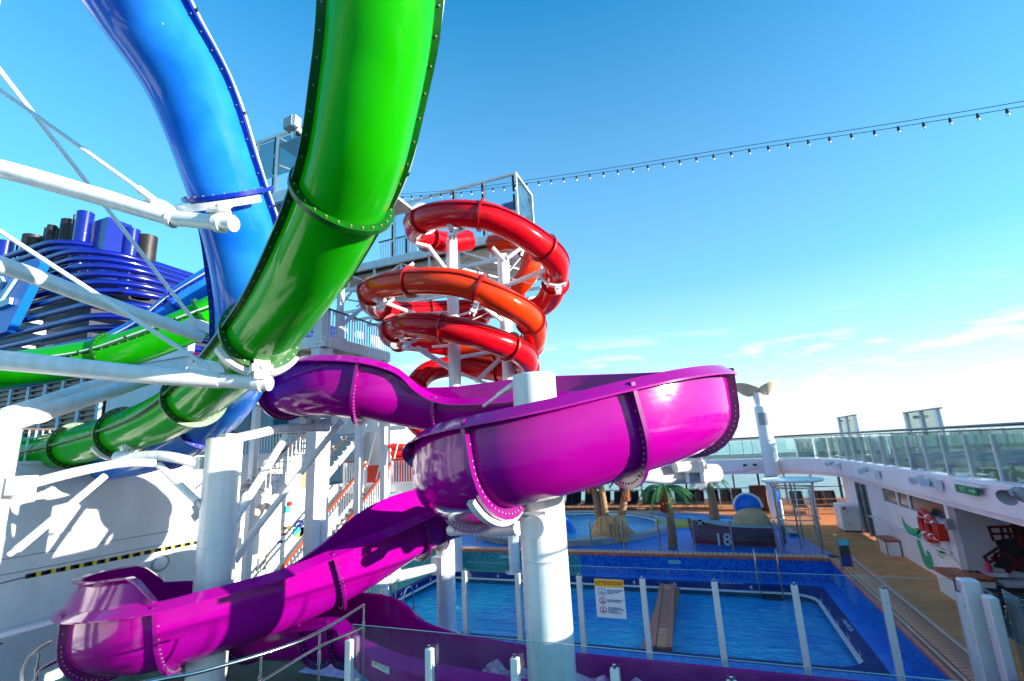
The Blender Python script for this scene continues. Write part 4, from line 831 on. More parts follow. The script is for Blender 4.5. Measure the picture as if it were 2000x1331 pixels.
# second nearer platform, upper left
tu = thing('upper_platform', 'white framed platform with tinted panels between the blue and green slides', 'platform', (-13, 12, 9.2)); UZ = 9.2
ux = [Q(x, 300, v=11.5).x for x in (500, 538, 591)]
MB().box(ux[0] - .5, ux[2] + 2.6, 11.5, 14.5, UZ - .1, UZ).build('floor', M['cream'], tu, sm=False); MB().box(ux[0] - .5, ux[2] + 2.6, 11.42, 11.55, UZ - .35, UZ + .05).build('edge_beam', M['whiteg'], tu, sm=False)
for x in ux: tpost(x, 11.5, UZ, 11.72, tu)
for a, b in ((0, 1), (1, 2)): MB().box(ux[a] + .1, ux[b], 11.5, 11.6, 11.6, 11.72).build('top_rail', M['whiteg'], tu, sm=False); MB().box(ux[a] + .12, ux[b] - .02, 11.54, 11.55, UZ + .8, 11.5).build('tinted_panel', M['glasst'], tu, sm=False)
MB().box(ux[0] - .6, ux[0], 11.5, 11.6, 11.6, 11.72).build('top_rail', M['whiteg'], tu, sm=False); MB().box(ux[1], ux[2], 11.6, 14.4, 11.3, 11.34).build('awning_panel', M['grey'], tu, sm=False)
MB().bar((ux[1], 11.6, 10.5), (ux[2], 13.5, 10.2), .06).build('cross_bar', M['whiteg'], tu, sm=False); MB().bar((ux[1], 11.6, 11.6), (ux[2], 13.5, 11.0), .06).build('cross_bar', M['whiteg'], tu, sm=False)
MB().box(ux[0], ux[2] + 2, 12.3, 12.45, UZ - 1.0, UZ - .85).build('bottom_chord', M['whiteg'], tu, sm=False)
for i in range(5): x = ux[0] + i; MB().bar((x, 12.4, UZ - .9), (x + 1, 12.4, UZ - .3), .07).build('truss_member', M['whiteg'], tu, sm=False)
tag(MB().ell((ux[1] + .75, 12.6, UZ + .15), (.55, .55, .5)).build('slide_mouth_dome', M['blue']), 'small blue dome on the upper platform behind the posts', 'dome')
fl = thing('floodlight', 'boxy floodlight on top of the upper platform frame', 'floodlight', P(568, 242, 13)); p = P(568, 243, 13)
MB().para(p, V((.14, 0, .02)), V((0, .12, 0)), V((0, 0, .15))).build('housing', M['grey'], fl, sm=False); MB().para(p + V((.2, 0, 0)), V((.05, 0, 0)), V((0, .1, 0)), V((0, 0, .15))).build('ballast', M['white'], fl, sm=False); MB().bar(p, p + V((0, .1, -.35)), .05).build('bracket', M['steel'], fl, sm=False)
fl = thing('security_camera', 'white dome camera under the top rail of the upper platform', 'camera', P(585, 258, 12.9)); p = P(585, 259, 12.9)
MB().ell(p, (.11, .11, .1)).build('housing', M['white'], fl); MB().ell(p - V((0, .03, .05)), (.08, .08, .08)).build('dome', M['dark'], fl)
# legs of the two platforms
for i, (px_, py_, zc_, zt, l) in enumerate([(700, 560, 17.6, 7.5, 'beneath the tower platform'), (612, 760, 15.0, 3.6, 'square white post left of the stairs')]): pass

# stair tower with landing
st = thing('stair_tower', 'white stair landing with balusters on tall square posts, left of the red spiral', 'stair tower', (-11, 13.5, 3.8))
SX0, SX1, SY0, SY1, SZ = -14.2, -11.0, 11.9, 15.3, 3.85
MB().box(SX0, SX1, SY0, SY1, SZ - .25, SZ).build('landing', M['cream'], st, sm=False); MB().box(SX1, SX1 + .06, SY0, SY1 + .05, SZ - .3, SZ + .06).build('edge_beam', M['whiteg'], st, sm=False); MB().box(SX0, SX1, SY0 - .06, SY0, SZ - .3, SZ + .06).build('edge_beam', M['whiteg'], st, sm=False)
bal = MB().box(SX1, SX1 + .03, SY0 + .05, SY0 + .08, SZ, SZ + .95).build('baluster', M['white'], st, sm=False)
for i in range(1, 25): inst(bal, (0, i * .135, 0))
for i in range(1, 10): inst(bal, (-i * .135, 0, 0))
MB().box(SX1 - .01, SX1 + .05, SY0, SY1, SZ + .95, SZ + 1.0).build('handrail', M['railg'], st, sm=False)
for x, y in ((SX1 - .1, SY1 - .1), (SX1 - .1, SY0 + .3), (SX1 - .1, SY0 + 1.9), (SX0 + .1, SY1 - .1), (SX0 + .1, SY0 + .3)): MB().box(x - .1, x + .1, y - .1, y + .1, ZD, SZ - .25).build('post', M['white'], st, sm=False)
MB().box(SX1 - .35, SX1 - .05, SY0 - .1, SY0 + .25, SZ - .2, 8).build('post', M['white'], st, sm=False)
MB().box(SX1 - .1, SX1 + .05, SY0 + .62, SY0 + .8, SZ - .2, 8.7).build('post', M['white'], st, sm=False)
MB().bar((SX1, SY0 + .7, SZ + .5), (-10.2, 15.8, 7.6), .12).build('brace', M['white'], st, sm=False)
def flight(t, xa, xb, ya, za, yb, zb, n):
    for i in range(n): f = i / n; y = ya + (yb - ya) * f; z = za + (zb - za) * f; MB().box(xa, xb, min(y, y + (yb - ya) / n), max(y, y + (yb - ya) / n) + .03, z, z + .045).build('tread', M['cream'], t, sm=False)
    for x in (xa - .04, xb): MB().bar((x, ya, za - .05), (x, yb, zb - .05), .05, .28).build('stringer', M['white'], t, sm=False)
flight(st, -12.5, -11.2, 11.9, SZ, 14.9, 1.4, 12); flight(st, -14.1, -12.8, 14.9, 1.4, 11.5, -1, 12)
for (ya, za, yb, zb, x) in ((14.9, 1.4, 11.5, -1, -12.75),):
    for i in range(22): f = i / 21; y = ya + (yb - ya) * f; z = za + (zb - za) * f; MB().box(x, x + .025, y, y + .025, z, z + .9).build('baluster', M['white'], st, sm=False)
    MB().bar((x, ya, za + .9), (x, yb, zb + .9), .05).build('handrail', M['railg'], st, sm=False)
tag(MB().box(-11.42, -11.08, 11.78, 12.1, ZD, 3.5).build('square_post', M['white'], sm=False), 'square white post in front of the lower stairs', 'post')

# ---------------------------------------------------------------- left house side
lw = thing('left_wall', 'large white ship side wall behind the left column, crossed by striped tape', 'wall', (-15.8, 8, ZD)); LX = -15.8
MB().box(LX - .2, LX, -3, 16.1, ZD, .33).build('plating', M['wall'], lw, sm=False)
MB().box(LX - .2, LX, 16.1, 19.7, ZD, -1.1).build('plating', M['wall'], lw, sm=False)
MB().box(LX - .02, LX + .06, -3, 16.1, .28, .36).build('coping', M['white'], lw, sm=False)
for z in (-1.9, -2.25): MB().box(LX, LX + .02, -3, 16.3, z, z + .02).build('weld_line', M['grey'], lw, sm=False)
MB().box(LX, LX + .012, 12.2, 16.3, -1.1, -1.02).build('deck_edge', M['white'], lw, sm=False)
MB().box(LX - .004, LX + .03, 16.0, 17.3, -1.08, .1).build('louvre_opening', mat('brown_shadow_louvre', (.3, .22, .12), .6), lw, sm=False)
t = thing('hazard_tape', 'yellow and black striped tape strip running along the left wall', 'tape', (LX, 8, -2.4)); k = 0; y = 7.4
while y < 12.2:
    MB().box(LX, LX + .015, y, y + .2, -2.43, -2.33).build('stripe', M['yellow2'] if k % 2 else M['black'], t, sm=False); y += .2 if k % 2 else .1; k += 1
    if k % 2 == 0: y += .0
tag(MB().tube(spl([V((LX + .03, 7.4, -2.38)), V((LX + .03, 6.6, -2.5)), V((LX + .03, 6.35, -3.0)), V((LX + .03, 6.55, -3.3)), V((LX + .03, 6.9, -3.35))]), .012, 6).build('cable', M['bluetxt']), 'dark blue cable hanging from the end of the striped tape', 'cable')
p = Q(312, 1100, u=LX); l_ = thing('bulkhead_lamp', 'round white bulkhead lamp on the left wall under the tape', 'lamp', p); MB().ell(p, (.1, .24, .22)).build('lens', M['white'], l_); m = MB(); m.rings([[p + V((d, (.26) * math.cos(a), .24 * math.sin(a))) for a in [2 * PI * k / 24 for k in range(24)]] for d in (.05, 0)], True, True); m.build('base', M['grey'], l_)
def wq(x, y, d=0): return Q(x, y, u=LX + d)
dr = thing('service_door', 'white steel door with rounded corners and small stickers in the left wall', 'door', wq(560, 1100)); a, b = wq(521, 1125), wq(600, 1010)
ys, ye = wq(523, 1060).y, wq(598, 1050).y
MB().bbox(LX, LX + .03, ys, ye, -4.6, wq(560, 1035).z, .02).build('leaf', M['white'], dr); MB().box(LX, LX + .05, ys - .06, ys - .01, -4.6, wq(560, 1035).z + .05).build('frame', mat('tan_seal', (.5, .42, .3), .6), dr, sm=False)
for (x, y, c_) in ((553, 1044, 'pinktxt'), (546, 1059, 'bluetxt')): q = wq(x, y); MB().box(LX + .03, LX + .035, q.y - .14, q.y + .14, q.z - .04, q.z + .04).build('sticker', M[c_], dr, sm=False)
tag(MB().box(LX, LX + .1, *(sorted((wq(553, 1031).y, wq(567, 1028).y))), wq(560, 1034).z, wq(560, 1028).z).build('door_lamp', mat('bronze', (.3, .2, .08), .4, .6), None, sm=False), 'small bronze lamp box above the service door', 'lamp')
q = wq(583, 1033); rs = thing('round_sign', 'round blue and cyan swimming sign beside the service door', 'sign', q)
def dsk(mb, q, r, x, a0=0, a1=360, n=32, sy=1): mb.add([V((x, q.y, q.z))] + [V((x, q.y + r * math.cos(rad(a0 + (a1 - a0) * k / n)), q.z + r * sy * math.sin(rad(a0 + (a1 - a0) * k / n)))) for k in range(n + 1)], [tuple([0] + list(range(1, n + 2)))]); return mb
m = MB(); m.rings([[V((x, q.y + .34 * math.cos(a), q.z + .34 * math.sin(a))) for a in [2 * PI * k / 32 for k in range(32)]] for x in (LX, LX + .03)], True, True); m.build('disc', M['white'], rs)
dsk(MB(), q, .335, LX + .034, 20, 160).build('blue_print', M['bluetxt'], rs, sm=False); dsk(MB(), q + V((0, -.12, -.1)), .2, LX + .037, 0, 360).build('cyan_print', M['cyanp'], rs, sm=False); dsk(MB(), q + V((0, -.05, -.26)), .1, LX + .04, 0, 360).build('yellow_print', M['yellow'], rs, sm=False)
text('lettering', 'SWIM', .14, M['line'], rs, (LX + .04, q.y, q.z + .18), (0, 1, 0), (0, 0, 1))
for (x, y, w, h, l, mm_) in ((507, 1102, .3, .42, 'small metal switch box on the left wall beside the door', 'grey'), (560, 995, .3, .26, 'blue notice plate on the left wall', 'cyanp'), (464, 1066, .12, .5, 'slim white pipe box beside the tall column', 'white')):
    q = wq(x, y); o = MB().bbox(LX, LX + (.14 if mm_ != 'cyanp' else .03), q.y - w / 2, q.y + w / 2, q.z - h / 2, q.z + h / 2, .015).build('wall_box' if mm_ != 'cyanp' else 'notice_plate', M[mm_]); tag(o, l, 'box' if mm_ != 'cyanp' else 'plate')
q = wq(563, 984); tag(MB().ell(q + V((.08, 0, 0)), (.1, .1, .1)).build('alarm_light', M['redtxt']), 'small red alarm light above the blue notice plate', 'alarm light')
for i, (x, y) in enumerate(((488, 1001), (510, 990))):
    q = wq(x, y); t = thing('wall_floodlight', ('left' if i == 0 else 'right') + ' one of two swivel floodlights on the left wall by the column', 'floodlight', q); MB().box(LX, LX + .06, q.y - .1, q.y + .1, q.z - .1, q.z + .1).build('base', M['white'], t, sm=False); MB().bar(q + V((.05, 0, 0)), q + V((.3, 0, 0)), .05).build('bracket', M['steel'], t, sm=False); MB().tube([q + V((.3, -.15, .05)), q + V((.36, .15, -.05))], [.11, .15], 14).build('head', M['beige'], t)
q = wq(75, 1262); cb = thing('white_cabinet', 'white metal cabinet against the left wall behind the lower purple turn', 'cabinet', q); MB().bbox(LX, LX + .7, 6.5, 8.2, ZD, -3.45, .03).build('body', M['white'], cb); MB().box(LX + .7, LX + .715, 6.7, 6.85, -3.6, -3.57).build('handle', M['dark'], cb, sm=False)
# railing on top of the wall
rt = thing('deck_railing', 'white baluster railing with dark top rail above the left wall', 'railing', (LX - .4, 9, .33))
b0_ = MB().box(LX - .42, LX - .39, 6.2, 6.23, -.2, 1.15).build('baluster', M['white'], rt, sm=False)
for i in range(1, 84): inst(b0_, (0, i * .14, 0))
MB().box(LX - .44, LX - .37, 6.2, 18, 1.15, 1.2).build('handrail', M['railg'], rt, sm=False)
# upper port deck and houses
struct(MB().box(-34, LX - .2, -3, 42, -1.3, -1.08).build('port_deck', M['floord'], sm=False))
ph = thing('port_house', 'white deckhouse with teal door and stair shadows behind the green slide', 'deckhouse', (-20, 20.5, -1)); MB().box(-34, -14.6, 20.5, 26, -1.1, 3.4).build('wall', M['wall'], ph, sm=False); MB().box(-34, -14.2, 20.0, 26, 3.4, 3.7).build('roof', M['cream'], ph, sm=False)
q = Q(548, 820, v=20.45); MB().box(q.x - .55, q.x + .55, 20.44, 20.5, -1.05, q.z + .5).build('teal_door', M['glasst'], ph, sm=False); MB().box(q.x - .5, q.x + .5, 20.46, 20.48, -1.05, q.z + .5).build('door_panel', mat('teal_paint', (.02, .4, .38), .4), ph, sm=False)
q = Q(498, 820, v=20.45); MB().box(q.x - .2, q.x + .2, 20.3, 20.5, q.z - .5, q.z).build('locker', M['yellow'], ph, sm=False); MB().box(q.x - .2, q.x + .2, 20.3, 20.5, q.z, q.z + .5).build('locker', M['bluetxt'], ph, sm=False)
fh = thing('far_deckhouse', 'small white deckhouse with outside stairs, far behind the landing', 'deckhouse', (-16, 34, -1)); a = Q(690, 865, v=34); b = Q(752, 850, v=34); MB().box(a.x - 4, b.x, 34, 40, -3, a.z + .6).build('wall', M['wall'], fh, sm=False); MB().box(b.x - 1.4, b.x - .6, 33.95, 34, -2, .2).build('door', mat('sea_glass_paint', (.1, .4, .4), .4), fh, sm=False)
# landing with stairs
ls = thing('deck_stairs', 'white stairs with red brown handrails climbing from the pool deck to the landing', 'stairs', (-13.7, 16, ZD)); LZ = -1.15
MB().box(-15.6, -9.5, 18.3, 23, LZ - .35, LZ).build('landing', M['white'], ls, sm=False)
for i in range(19):
    f = i / 19; y = 13.9 + 4.5 * f; z = ZD + .2 + (LZ - ZD - .2) * f; MB().box(-14.3, -13.05, y, y + .3, z, z + .05).build('tread', M['cream'], ls, sm=False)
for x in (-14.36, -13.02): MB().bar((x, 13.8, ZD + .1), (x, 18.4, LZ - .05), .05, .3).build('stringer', M['white'], ls, sm=False)
for x in (-14.33, -13.0):
    MB().bar((x, 13.8, ZD + 1.15), (x, 18.4, LZ + .95), .09, .1).build('handrail', M['rail'], ls, sm=False)
    for i in range(32): f = i / 31; y = 13.85 + 4.5 * f; z = ZD + .15 + (LZ - ZD - .2) * f; MB().box(x - .015, x + .015, y, y + .03, z, z + .98).build('baluster', M['white'], ls, sm=False)
lr = thing('landing_railing', 'white baluster railing with red brown rail on the landing above the stairs', 'railing', (-13, 18.3, LZ))
for x0_, x1_ in ((-15.5, -14.35), (-13.0, -9.6)):
    n = int((x1_ - x0_) / .13)
    for i in range(n): MB().box(x0_ + i * .13, x0_ + i * .13 + .035, 18.3, 18.335, LZ, LZ + .98).build('baluster', M['white'], lr, sm=False)
    MB().box(x0_, x1_, 18.27, 18.36, LZ + .98, LZ + 1.05).build('handrail', M['rail'], lr, sm=False)
for x in (-15.5, -14.4, -13.0, -9.7): MB().box(x - .06, x + .06, 18.26, 18.38, LZ, LZ + 1.0).build('post', M['white'], lr, sm=False)
rb = thing('red_slide_end', 'red open end of a slide behind the landing railing', 'slide end', (-13, 21, LZ))
for i in range(5): MB().tube(spl([V((-15.2 + i * .1, 20.6, LZ + .35 + i * .33)), V((-13.5, 21.0, LZ + .3 + i * .3)), V((-11.8, 21.6, LZ + .25 + i * .2))]), .17, 10).build('red_fairing', M['red_p'], rb)
MB().box(-15.2, -10.4, 19.4, 19.5, LZ + .02, LZ + .8).build('red_panel', M['red_p'], rb, sm=False)
ws = thing('white_switchback', 'white steel switchback stairs and braces behind the square post', 'stairs', (-15.5, 17, -1))
flight(ws, -16.9, -15.9, 20, 1.2, 17.2, -1.0, 10); 
for k in range(4): MB().bar((-16 + k * .7, 19.4, -1.1), (-15.2 + k * .7, 19.4, 1.6), .05).build('brace', M['white'], ws, sm=False)
MB().box(-17, -12.9, 19.3, 19.5, 1.2, 1.4).build('beam', M['white'], ws, sm=False)
for i in range(30): MB().box(-17 + i * .14, -16.97 + i * .14, 19.3, 19.33, 1.4, 2.3).build('baluster', M['white'], ws, sm=False)
MB().box(-17, -12.9, 19.28, 19.35, 2.3, 2.36).build('handrail', M['railg'], ws, sm=False)

# ---------------------------------------------------------------- funnel
fn = thing('ship_funnel', 'dark blue funnel wrapped in horizontal rounded pipes', 'funnel', P(150, 600, 27)); c0 = P(150, 560, 26)
uc, vc = c0.x, c0.y
rows = [((-20, 520), (85, 478), (112, 475), (365, 556)), ((-10, 535), (95, 490), (125, 483), (368, 566)), ((60, 525), (125, 496), (155, 497), (366, 577)), ((70, 540), (135, 510), (168, 511), (360, 585)), ((50, 556), (145, 524), (180, 526), (350, 592)), ((45, 575), (150, 540), (190, 541), (340, 598)), ((40, 595), (155, 556), (200, 557), (330, 604)), ((32, 615), (160, 573), (215, 575), (320, 612)), ((20, 637), (160, 598), (200, 600), (310, 625)), ((5, 662), (160, 622), (205, 624), (300, 645)), ((-10, 686), (160, 645), (210, 647), (290, 662)), ((-30, 712), (165, 668), (215, 670), (280, 682)), ((-40, 738), (165, 692), (215, 694), (280, 704))]
for a, b, c_, d in rows:
    k = rows.index((a, b, c_, d)); vv = vc - .12 * k; uu = uc + .1 * k
    A1 = Q(*a, v=vv); B1 = Q(*b, v=vv); zz = B1.z; rc = 2.4
    A1 = V((A1.x - 6, vv, zz + (A1.z - zz) * .0))
    pts = [A1, B1] + [V((B1.x + rc * math.sin(rad(g)), vv + rc * (1 - math.cos(rad(g))), zz)) for g in (15, 30, 45, 60, 75, 90)] + [V((B1.x + rc, vv + 17, zz))]
    MB().tube(pts, .175, 10).build('louvre_pipe', M['funnel'], fn)
zt = Q(100, 480, v=vc).z; MB().box(uc - 14, uc - 2.2, vc + 1.9, vc + 17, -1, zt - .5).build('core', mat('funnel_core', (.008, .01, .05), .5, var=.4, vscale=1), fn, sm=False)
for k in range(12): z = zt - 1.5 - k * .75; x = uc - 3.2 - random.random() * 6; MB().box(x, x + .2 + random.random() * .5, vc + 1.2, vc + 1.85, z, z + .3).build('inner_fitting', M['white'], fn, sm=False)
for k in range(8): z = zt - 2.2 - k * .9; y = vc + 4 + random.random() * 8; MB().box(uc - 2.15, uc - 1.5, y, y + .5, z, z + .35).build('inner_fitting', M['white'], fn, sm=False)
fp = MB(); pp_ = [Q(x, y, v=vc - 1.6) for x, y in ((-60, 542), (74, 503), (79, 515), (12, 648), (-60, 670))]; n = len(pp_)
fp.add(pp_ + [q + V((0, .4, 0)) for q in pp_], [tuple(range(n)), tuple(range(2 * n - 1, n - 1, -1))] + [(i, (i + 1) % n, n + (i + 1) % n, n + i) for i in range(n)]); fp.build('blue_side_panel', M['funp'], fn, sm=False)
for a, b, w in (((-2, 590), (32, 540), .32), ((-8, 600), (22, 588), .35), ((-4, 560), (6, 545), .5)): MB().bar(Q(*a, v=vc - 1.7), Q(*b, v=vc - 1.7), .15, w, up=V((0, 1, 0))).build('emblem_stroke', M['lblue'], fn, sm=False) if 0 else MB().bar(Q(*a, v=vc - 1.7), Q(*b, v=vc - 1.7), w, .15, up=V((0, 1, 0))).build('emblem_stroke', M['lblue'], fn, sm=False)
for (x, y, w, zc_, mt, l) in ((168, 417, 28, 29, 'funnel', 'tallest blue exhaust pipe on the funnel'), (139, 433, 30, 30, 'sooty', 'wide black exhaust pipe left of the tall blue one'), (147, 420, 5, 29.5, 'black', 'thin black vent pipe beside the tall blue exhaust'), (103, 442, 16, 30, 'sooty', 'narrow rusty black exhaust left of the wide one'), (92, 446, 8, 31, 'sooty', 'thinnest rusty exhaust at the left of a pair'), (117, 448, 10, 30.5, 'sooty', 'short slim black exhaust between two larger ones'), (259, 450, 27, 29.5, 'funnel', 'blue exhaust pipe right of the blue box'), (290, 463, 31, 30, 'sooty', 'brown black exhaust pipe at the right end of the funnel'), (233, 464, 22, 30.5, 'sooty', 'black exhaust half hidden behind the blue box'), (67, 463, 34, 31, 'sooty', 'wide low dark exhaust at the left of the funnel'), (12, 473, 26, 31, 'funnel', 'leftmost blue exhaust pipe of the funnel'), (36, 470, 4, 31, 'black', 'thin black whip between left exhausts'), (46, 472, 4, 31, 'black', 'second thin black whip near the left exhausts')):
    p = P(x, y, zc_); r = w * zc_ / FPX / 2; t = thing('exhaust_pipe', l, 'exhaust pipe', (p.x, p.y, p.z - 3), 'exhaust pipes on the funnel')
    MB().lathe((p.x, p.y, 0), [(r, p.z - 4), (r, p.z), (r * .9, p.z), (r * .9, p.z - .6), (.01, p.z - .6)], 24, False).build('pipe', M[mt], t, ang=50)
    if w > 12: MB().lathe((p.x, p.y, 0), [(r * 1.02, p.z - 1.4), (r * 1.03, p.z - 1.36), (r * 1.02, p.z - 1.32)], 24, False).build('band', M[mt], t)
p = P(204, 426, 28.5); tag(MB().box(p.x - .95, p.x + .35, p.y, p.y + 1.3, p.z - 4, p.z).build('vent_box', M['funnel'], sm=False), 'square blue ventilation trunk between the blue exhausts', 'vent trunk')
lv = thing('louvre_wall', 'black louvre wall with pale vertical strips below the upper green tube', 'louvre wall', Q(120, 790, v=14.2))
a = Q(-20, 775, v=14.2); b = Q(200, 770, v=14.2); zt_, zb_ = Q(120, 705, v=14.2).z, Q(110, 850, v=14.2).z
MB().box(a.x - 3, b.x, 14.3, 14.5, zb_, zt_).build('backing', M['black'], lv, sm=False)
st_x = [Q(x, 770, v=14.2).x for x in (-48, -12, 21, 55, 87, 121, 157, 195)]
for i, x in enumerate(st_x):
    MB().box(x - .12, x + .12, 14.16, 14.3, zb_, zt_).build('strip', M['lblue'], lv, sm=False)
    if i < 7:
        for k in range(14): zz = zb_ + (zt_ - zb_) * k / 14; MB().bar(((x + .14), 14.22, zz), (st_x[i + 1] - .14, 14.22, zz), .08, .1).build('slat', M['black'], lv, sm=False)
wb = thing('white_bulkhead', 'white sunlit bulkhead right of the black louvre wall', 'bulkhead', Q(240, 770, v=14.3)); MB().box(b.x + .2, b.x + 5.5, 14.3, 14.6, -1, zt_ + .3).build('plating', M['wall'], wb, sm=False)
MB().bar((b.x + .2, 14.25, zt_ - .8), (b.x + 5.5, 14.25, zt_ - .8), .06, .12).build('stiffener', M['white'], wb, sm=False)

def adopt(c, p):
    c.parent = p; c.location = V(c.location) - V(p.location)
    for k in ('category', 'group', 'label'):
        if k in c: del c[k]
for c_, p_ in ((a1, mast), (a2, mast), (a3, mast), (a4, cF), (a5, cF), (a6, cL), (a7, cL), (a8, cC), (a9, cC), (a10, cC), (trod, cC), (a11, cT)): adopt(c_, p_)
mast['label'] = 'tall white mast beyond the left edge with three long tapered white arms reaching in'
cF['label'] = 'white steel column at the left edge with curved grey arms on top'
cC['label'] = 'thick white column rising through the purple loop with stub arms and clamps'

# ================================================================== FENCES
M['edge'] = mat('polished_glass_edge', (.12, .32, .36), .3)
def fence_line(name, label, xs, yv, ztop, zg, w=.1, z0=ZD, gl=None):
    t = thing(name, label, 'glass fence', (xs[0], yv, z0)); gl = gl or M['glass']; first = None
    for x in xs:
        if first is None:
            p0 = MB().bbox(x - w / 2, x + w / 2, yv - .03, yv + .05, z0, ztop, .008).build('post', M['whiteg'], t); first = x
            b0 = MB(); [knob(b0, V((x, yv - .03, z)), V((0, -1, 0)), .008, .008) for z in (ztop - .18, ztop - .5, ztop - .85, ztop - 1.2)]; b0 = stuff(b0.build('screw', M['bolt'], t, sm=False)); c0_ = MB().tube([V((x, yv, ztop)), V((x, yv, ztop + .04))], .02, 8).build('cap_screw', M['steel'], t)
        else:
            for o in (p0, b0, c0_): inst(o, (x - first, 0, 0))
    for a, b in zip(xs[:-1], xs[1:]): MB().box(a + .004, b - .004, yv + .06, yv + .072, z0 + .1, zg).build('glass_pane', gl, t, sm=False); MB().box(a + .004, b - .004, yv + .059, yv + .073, zg, zg + .005).build('pane_edge', M['edge'], t, sm=False)
    return t
VB = 9.5
bx = [Q(x, y, v=VB).x for x, y in ((820, 1106), (906, 1112), (1010, 1116), (1130, 1122), (1254, 1130), (1395, 1137), (1551, 1145), (1725, 1150), (1873, 1153))]
zt_ = Q(1395, 1137, v=VB).z
f1 = fence_line('glass_fence', 'rear glass fence on white posts between the purple runout and the pool', bx[1:], VB, zt_, zt_ + .16)
cr = thing('fence_corner', 'stout white corner posts of the glass fence at the lower right', 'fence post', (bx[-1], VB, ZD))
a = Q(1893, 1134, v=VB - .1); MB().bbox(a.x - .1, a.x + .12, VB - .12, VB + .1, ZD, a.z, .02).build('post', M['whiteg'], cr); a2_ = Q(1922, 1160, v=VB - .3)
MB().bbox(a2_.x - .05, a2_.x + .08, VB - .5, VB - .3, ZD, a2_.z, .015).build('post', M['whiteg'], cr); MB().box(a.x + .123, a.x + .135, VB - .3, VB - .14, ZD, a2_.z).build('gasket', M['dark'], cr, sm=False)
MB().box(a2_.x + .12, a2_.x + .132, 5.0, VB - .5, ZD + .1, a2_.z + .12).build('glass_pane', M['glass'], cr, sm=False)
VF = 6.0
fx = [Q(x, y, v=VF).x for x, y in ((682, 1240), (838, 1262), (1005, 1285), (1200, 1305))]; fx += [fx[-1] + 1.2 * k for k in range(1, 5)]; zf = Q(1005, 1285, v=VF).z
f2 = fence_line('glass_fence', 'front glass fence nearest the camera, its post tops just in view at the bottom', fx, VF, zf, zf + .17)
# warning board on the rear fence
c1, c2, c3 = Q(1160, 1131, v=VB - .05), Q(1217, 1133, v=VB - .05), Q(1167, 1206, v=VB - .05); SW, SH = c2.x - c1.x, c1.z - c3.z
sg = thing('warning_sign', 'white warning board headed ATTENTION in red on yellow, hung on the rear glass fence', 'sign', (c1.x, VB - .05, c3.z)); X0, Z1 = c1.x, (c1.z + c2.z) / 2; YS = VB - .05
MB().bbox(X0, X0 + SW, YS, YS + .012, Z1 - SH, Z1, .006).build('board', M['line'], sg); MB().box(X0 + .004, X0 + SW - .004, YS - .003, YS, Z1 - SH * .2, Z1 - .005).build('yellow_header', M['yellow'], sg, sm=False)
text('lettering', 'ATTENTION!', SH * .135, M['redtxt'], sg, (X0 + SW / 2, YS - .005, Z1 - SH * .105), (1, 0, 0), (0, 0, 1), .001, bold=.002)
tx = ['KEEP THE WATERSLIDE\nLANE CLEAR AND\nVACANT', 'DO NOT BLOCK THE\nEND OF THE SLIDE', 'NO SWIMMING OR\nFLOATATION DEVICES\nALLOWED IN\nWATERSLIDE LANE']
for k, s in enumerate(tx):
    zc_ = Z1 - SH * (.33, .56, .80)[k]; xc = X0 + SW * .24; r = SW * .115
    text('lettering', s, SH * .042, M['bluetxt'], sg, (X0 + SW * .41, YS - .003, zc_), (1, 0, 0), (0, 0, 1), .001, 'LEFT', .0008)
    m = MB()
    if k == 0:
        for (x_a, x_b, z_a, z_b) in ((-1, 1, .88, 1), (-1, 1, -1, -.88), (-1, -.88, -1, 1), (.88, 1, -1, 1)): m.box(xc + x_a * r, xc + x_b * r, YS - .004, YS - .001, zc_ + z_a * r, zc_ + z_b * r)
    else:
        m.rings([[V((xc + q * math.cos(g), yq, zc_ + q * math.sin(g))) for g in [2 * PI * i / 28 for i in range(28)]] for q, yq in ((r * .84, YS), (r * .84, YS - .004), (r, YS - .004), (r, YS))])
        m.bar((xc - r * .62, YS - .003, zc_ + r * .62), (xc + r * .62, YS - .003, zc_ - r * .62), .002, r * .13, up=V((1, 0, 1)))
    m.build('pictogram_frame', M['bluetxt'] if k == 0 else M['pinktxt'], sg, sm=False)
    m = MB(); m.box(xc - r * .12, xc + r * .12, YS - .0035, YS - .001, zc_ - r * .25, zc_ + r * .3); m.ell((xc, YS - .002, zc_ + r * .45), (r * .14, .001, r * .14), 10, 6)
    m.bar((xc - r * .6, YS - .002, zc_ - r * .45), (xc + r * .35, YS - .002, zc_ - r * .5), .002, r * .2); m.bar((xc + r * .3, YS - .002, zc_ - r * .5), (xc + r * .6, YS - .002, zc_ - r * .15), .002, r * .2)
    m.build('pictogram', M['bluetxt'], sg, sm=False)
# stainless double handrail lower left
hrl = thing('stainless_handrail', 'curved double stainless steel handrail at the lower left in front of the purple runout', 'handrail', Q(550, 1266, z=-2.1))
def rz(pts, z): return [Q(x, y, z=z) for x, y in pts]
top = spl(rz([(711, 1182), (624, 1235), (540, 1269), (400, 1310), (330, 1324), (240, 1342)], -2.08)); low = spl(rz([(708, 1227), (624, 1264), (512, 1331), (430, 1375)], -2.3))
MB().tube(top, .021, 12).build('top_rail', M['steel'], hrl); MB().tube(low, .019, 12).build('lower_rail', M['steel'], hrl)
for x, y in ((711, 1182), (625, 1235), (511, 1280)):
    q = Q(x, y, z=-2.1); MB().tube([q, V((q.x, q.y, -3.6)), V((q.x, q.y, ZD))], .014, 10).build('stanchion', M['steel'], hrl); MB().tube([q - V((0, 0, .22)), q - V((0, 0, .36))], .022, 10).build('stanchion_sleeve', M['steel'], hrl)
hr2 = thing('stainless_handrail', 'stainless handrail bend at the far lower left corner behind the purple turn', 'handrail', Q(60, 1300, z=-3.4))
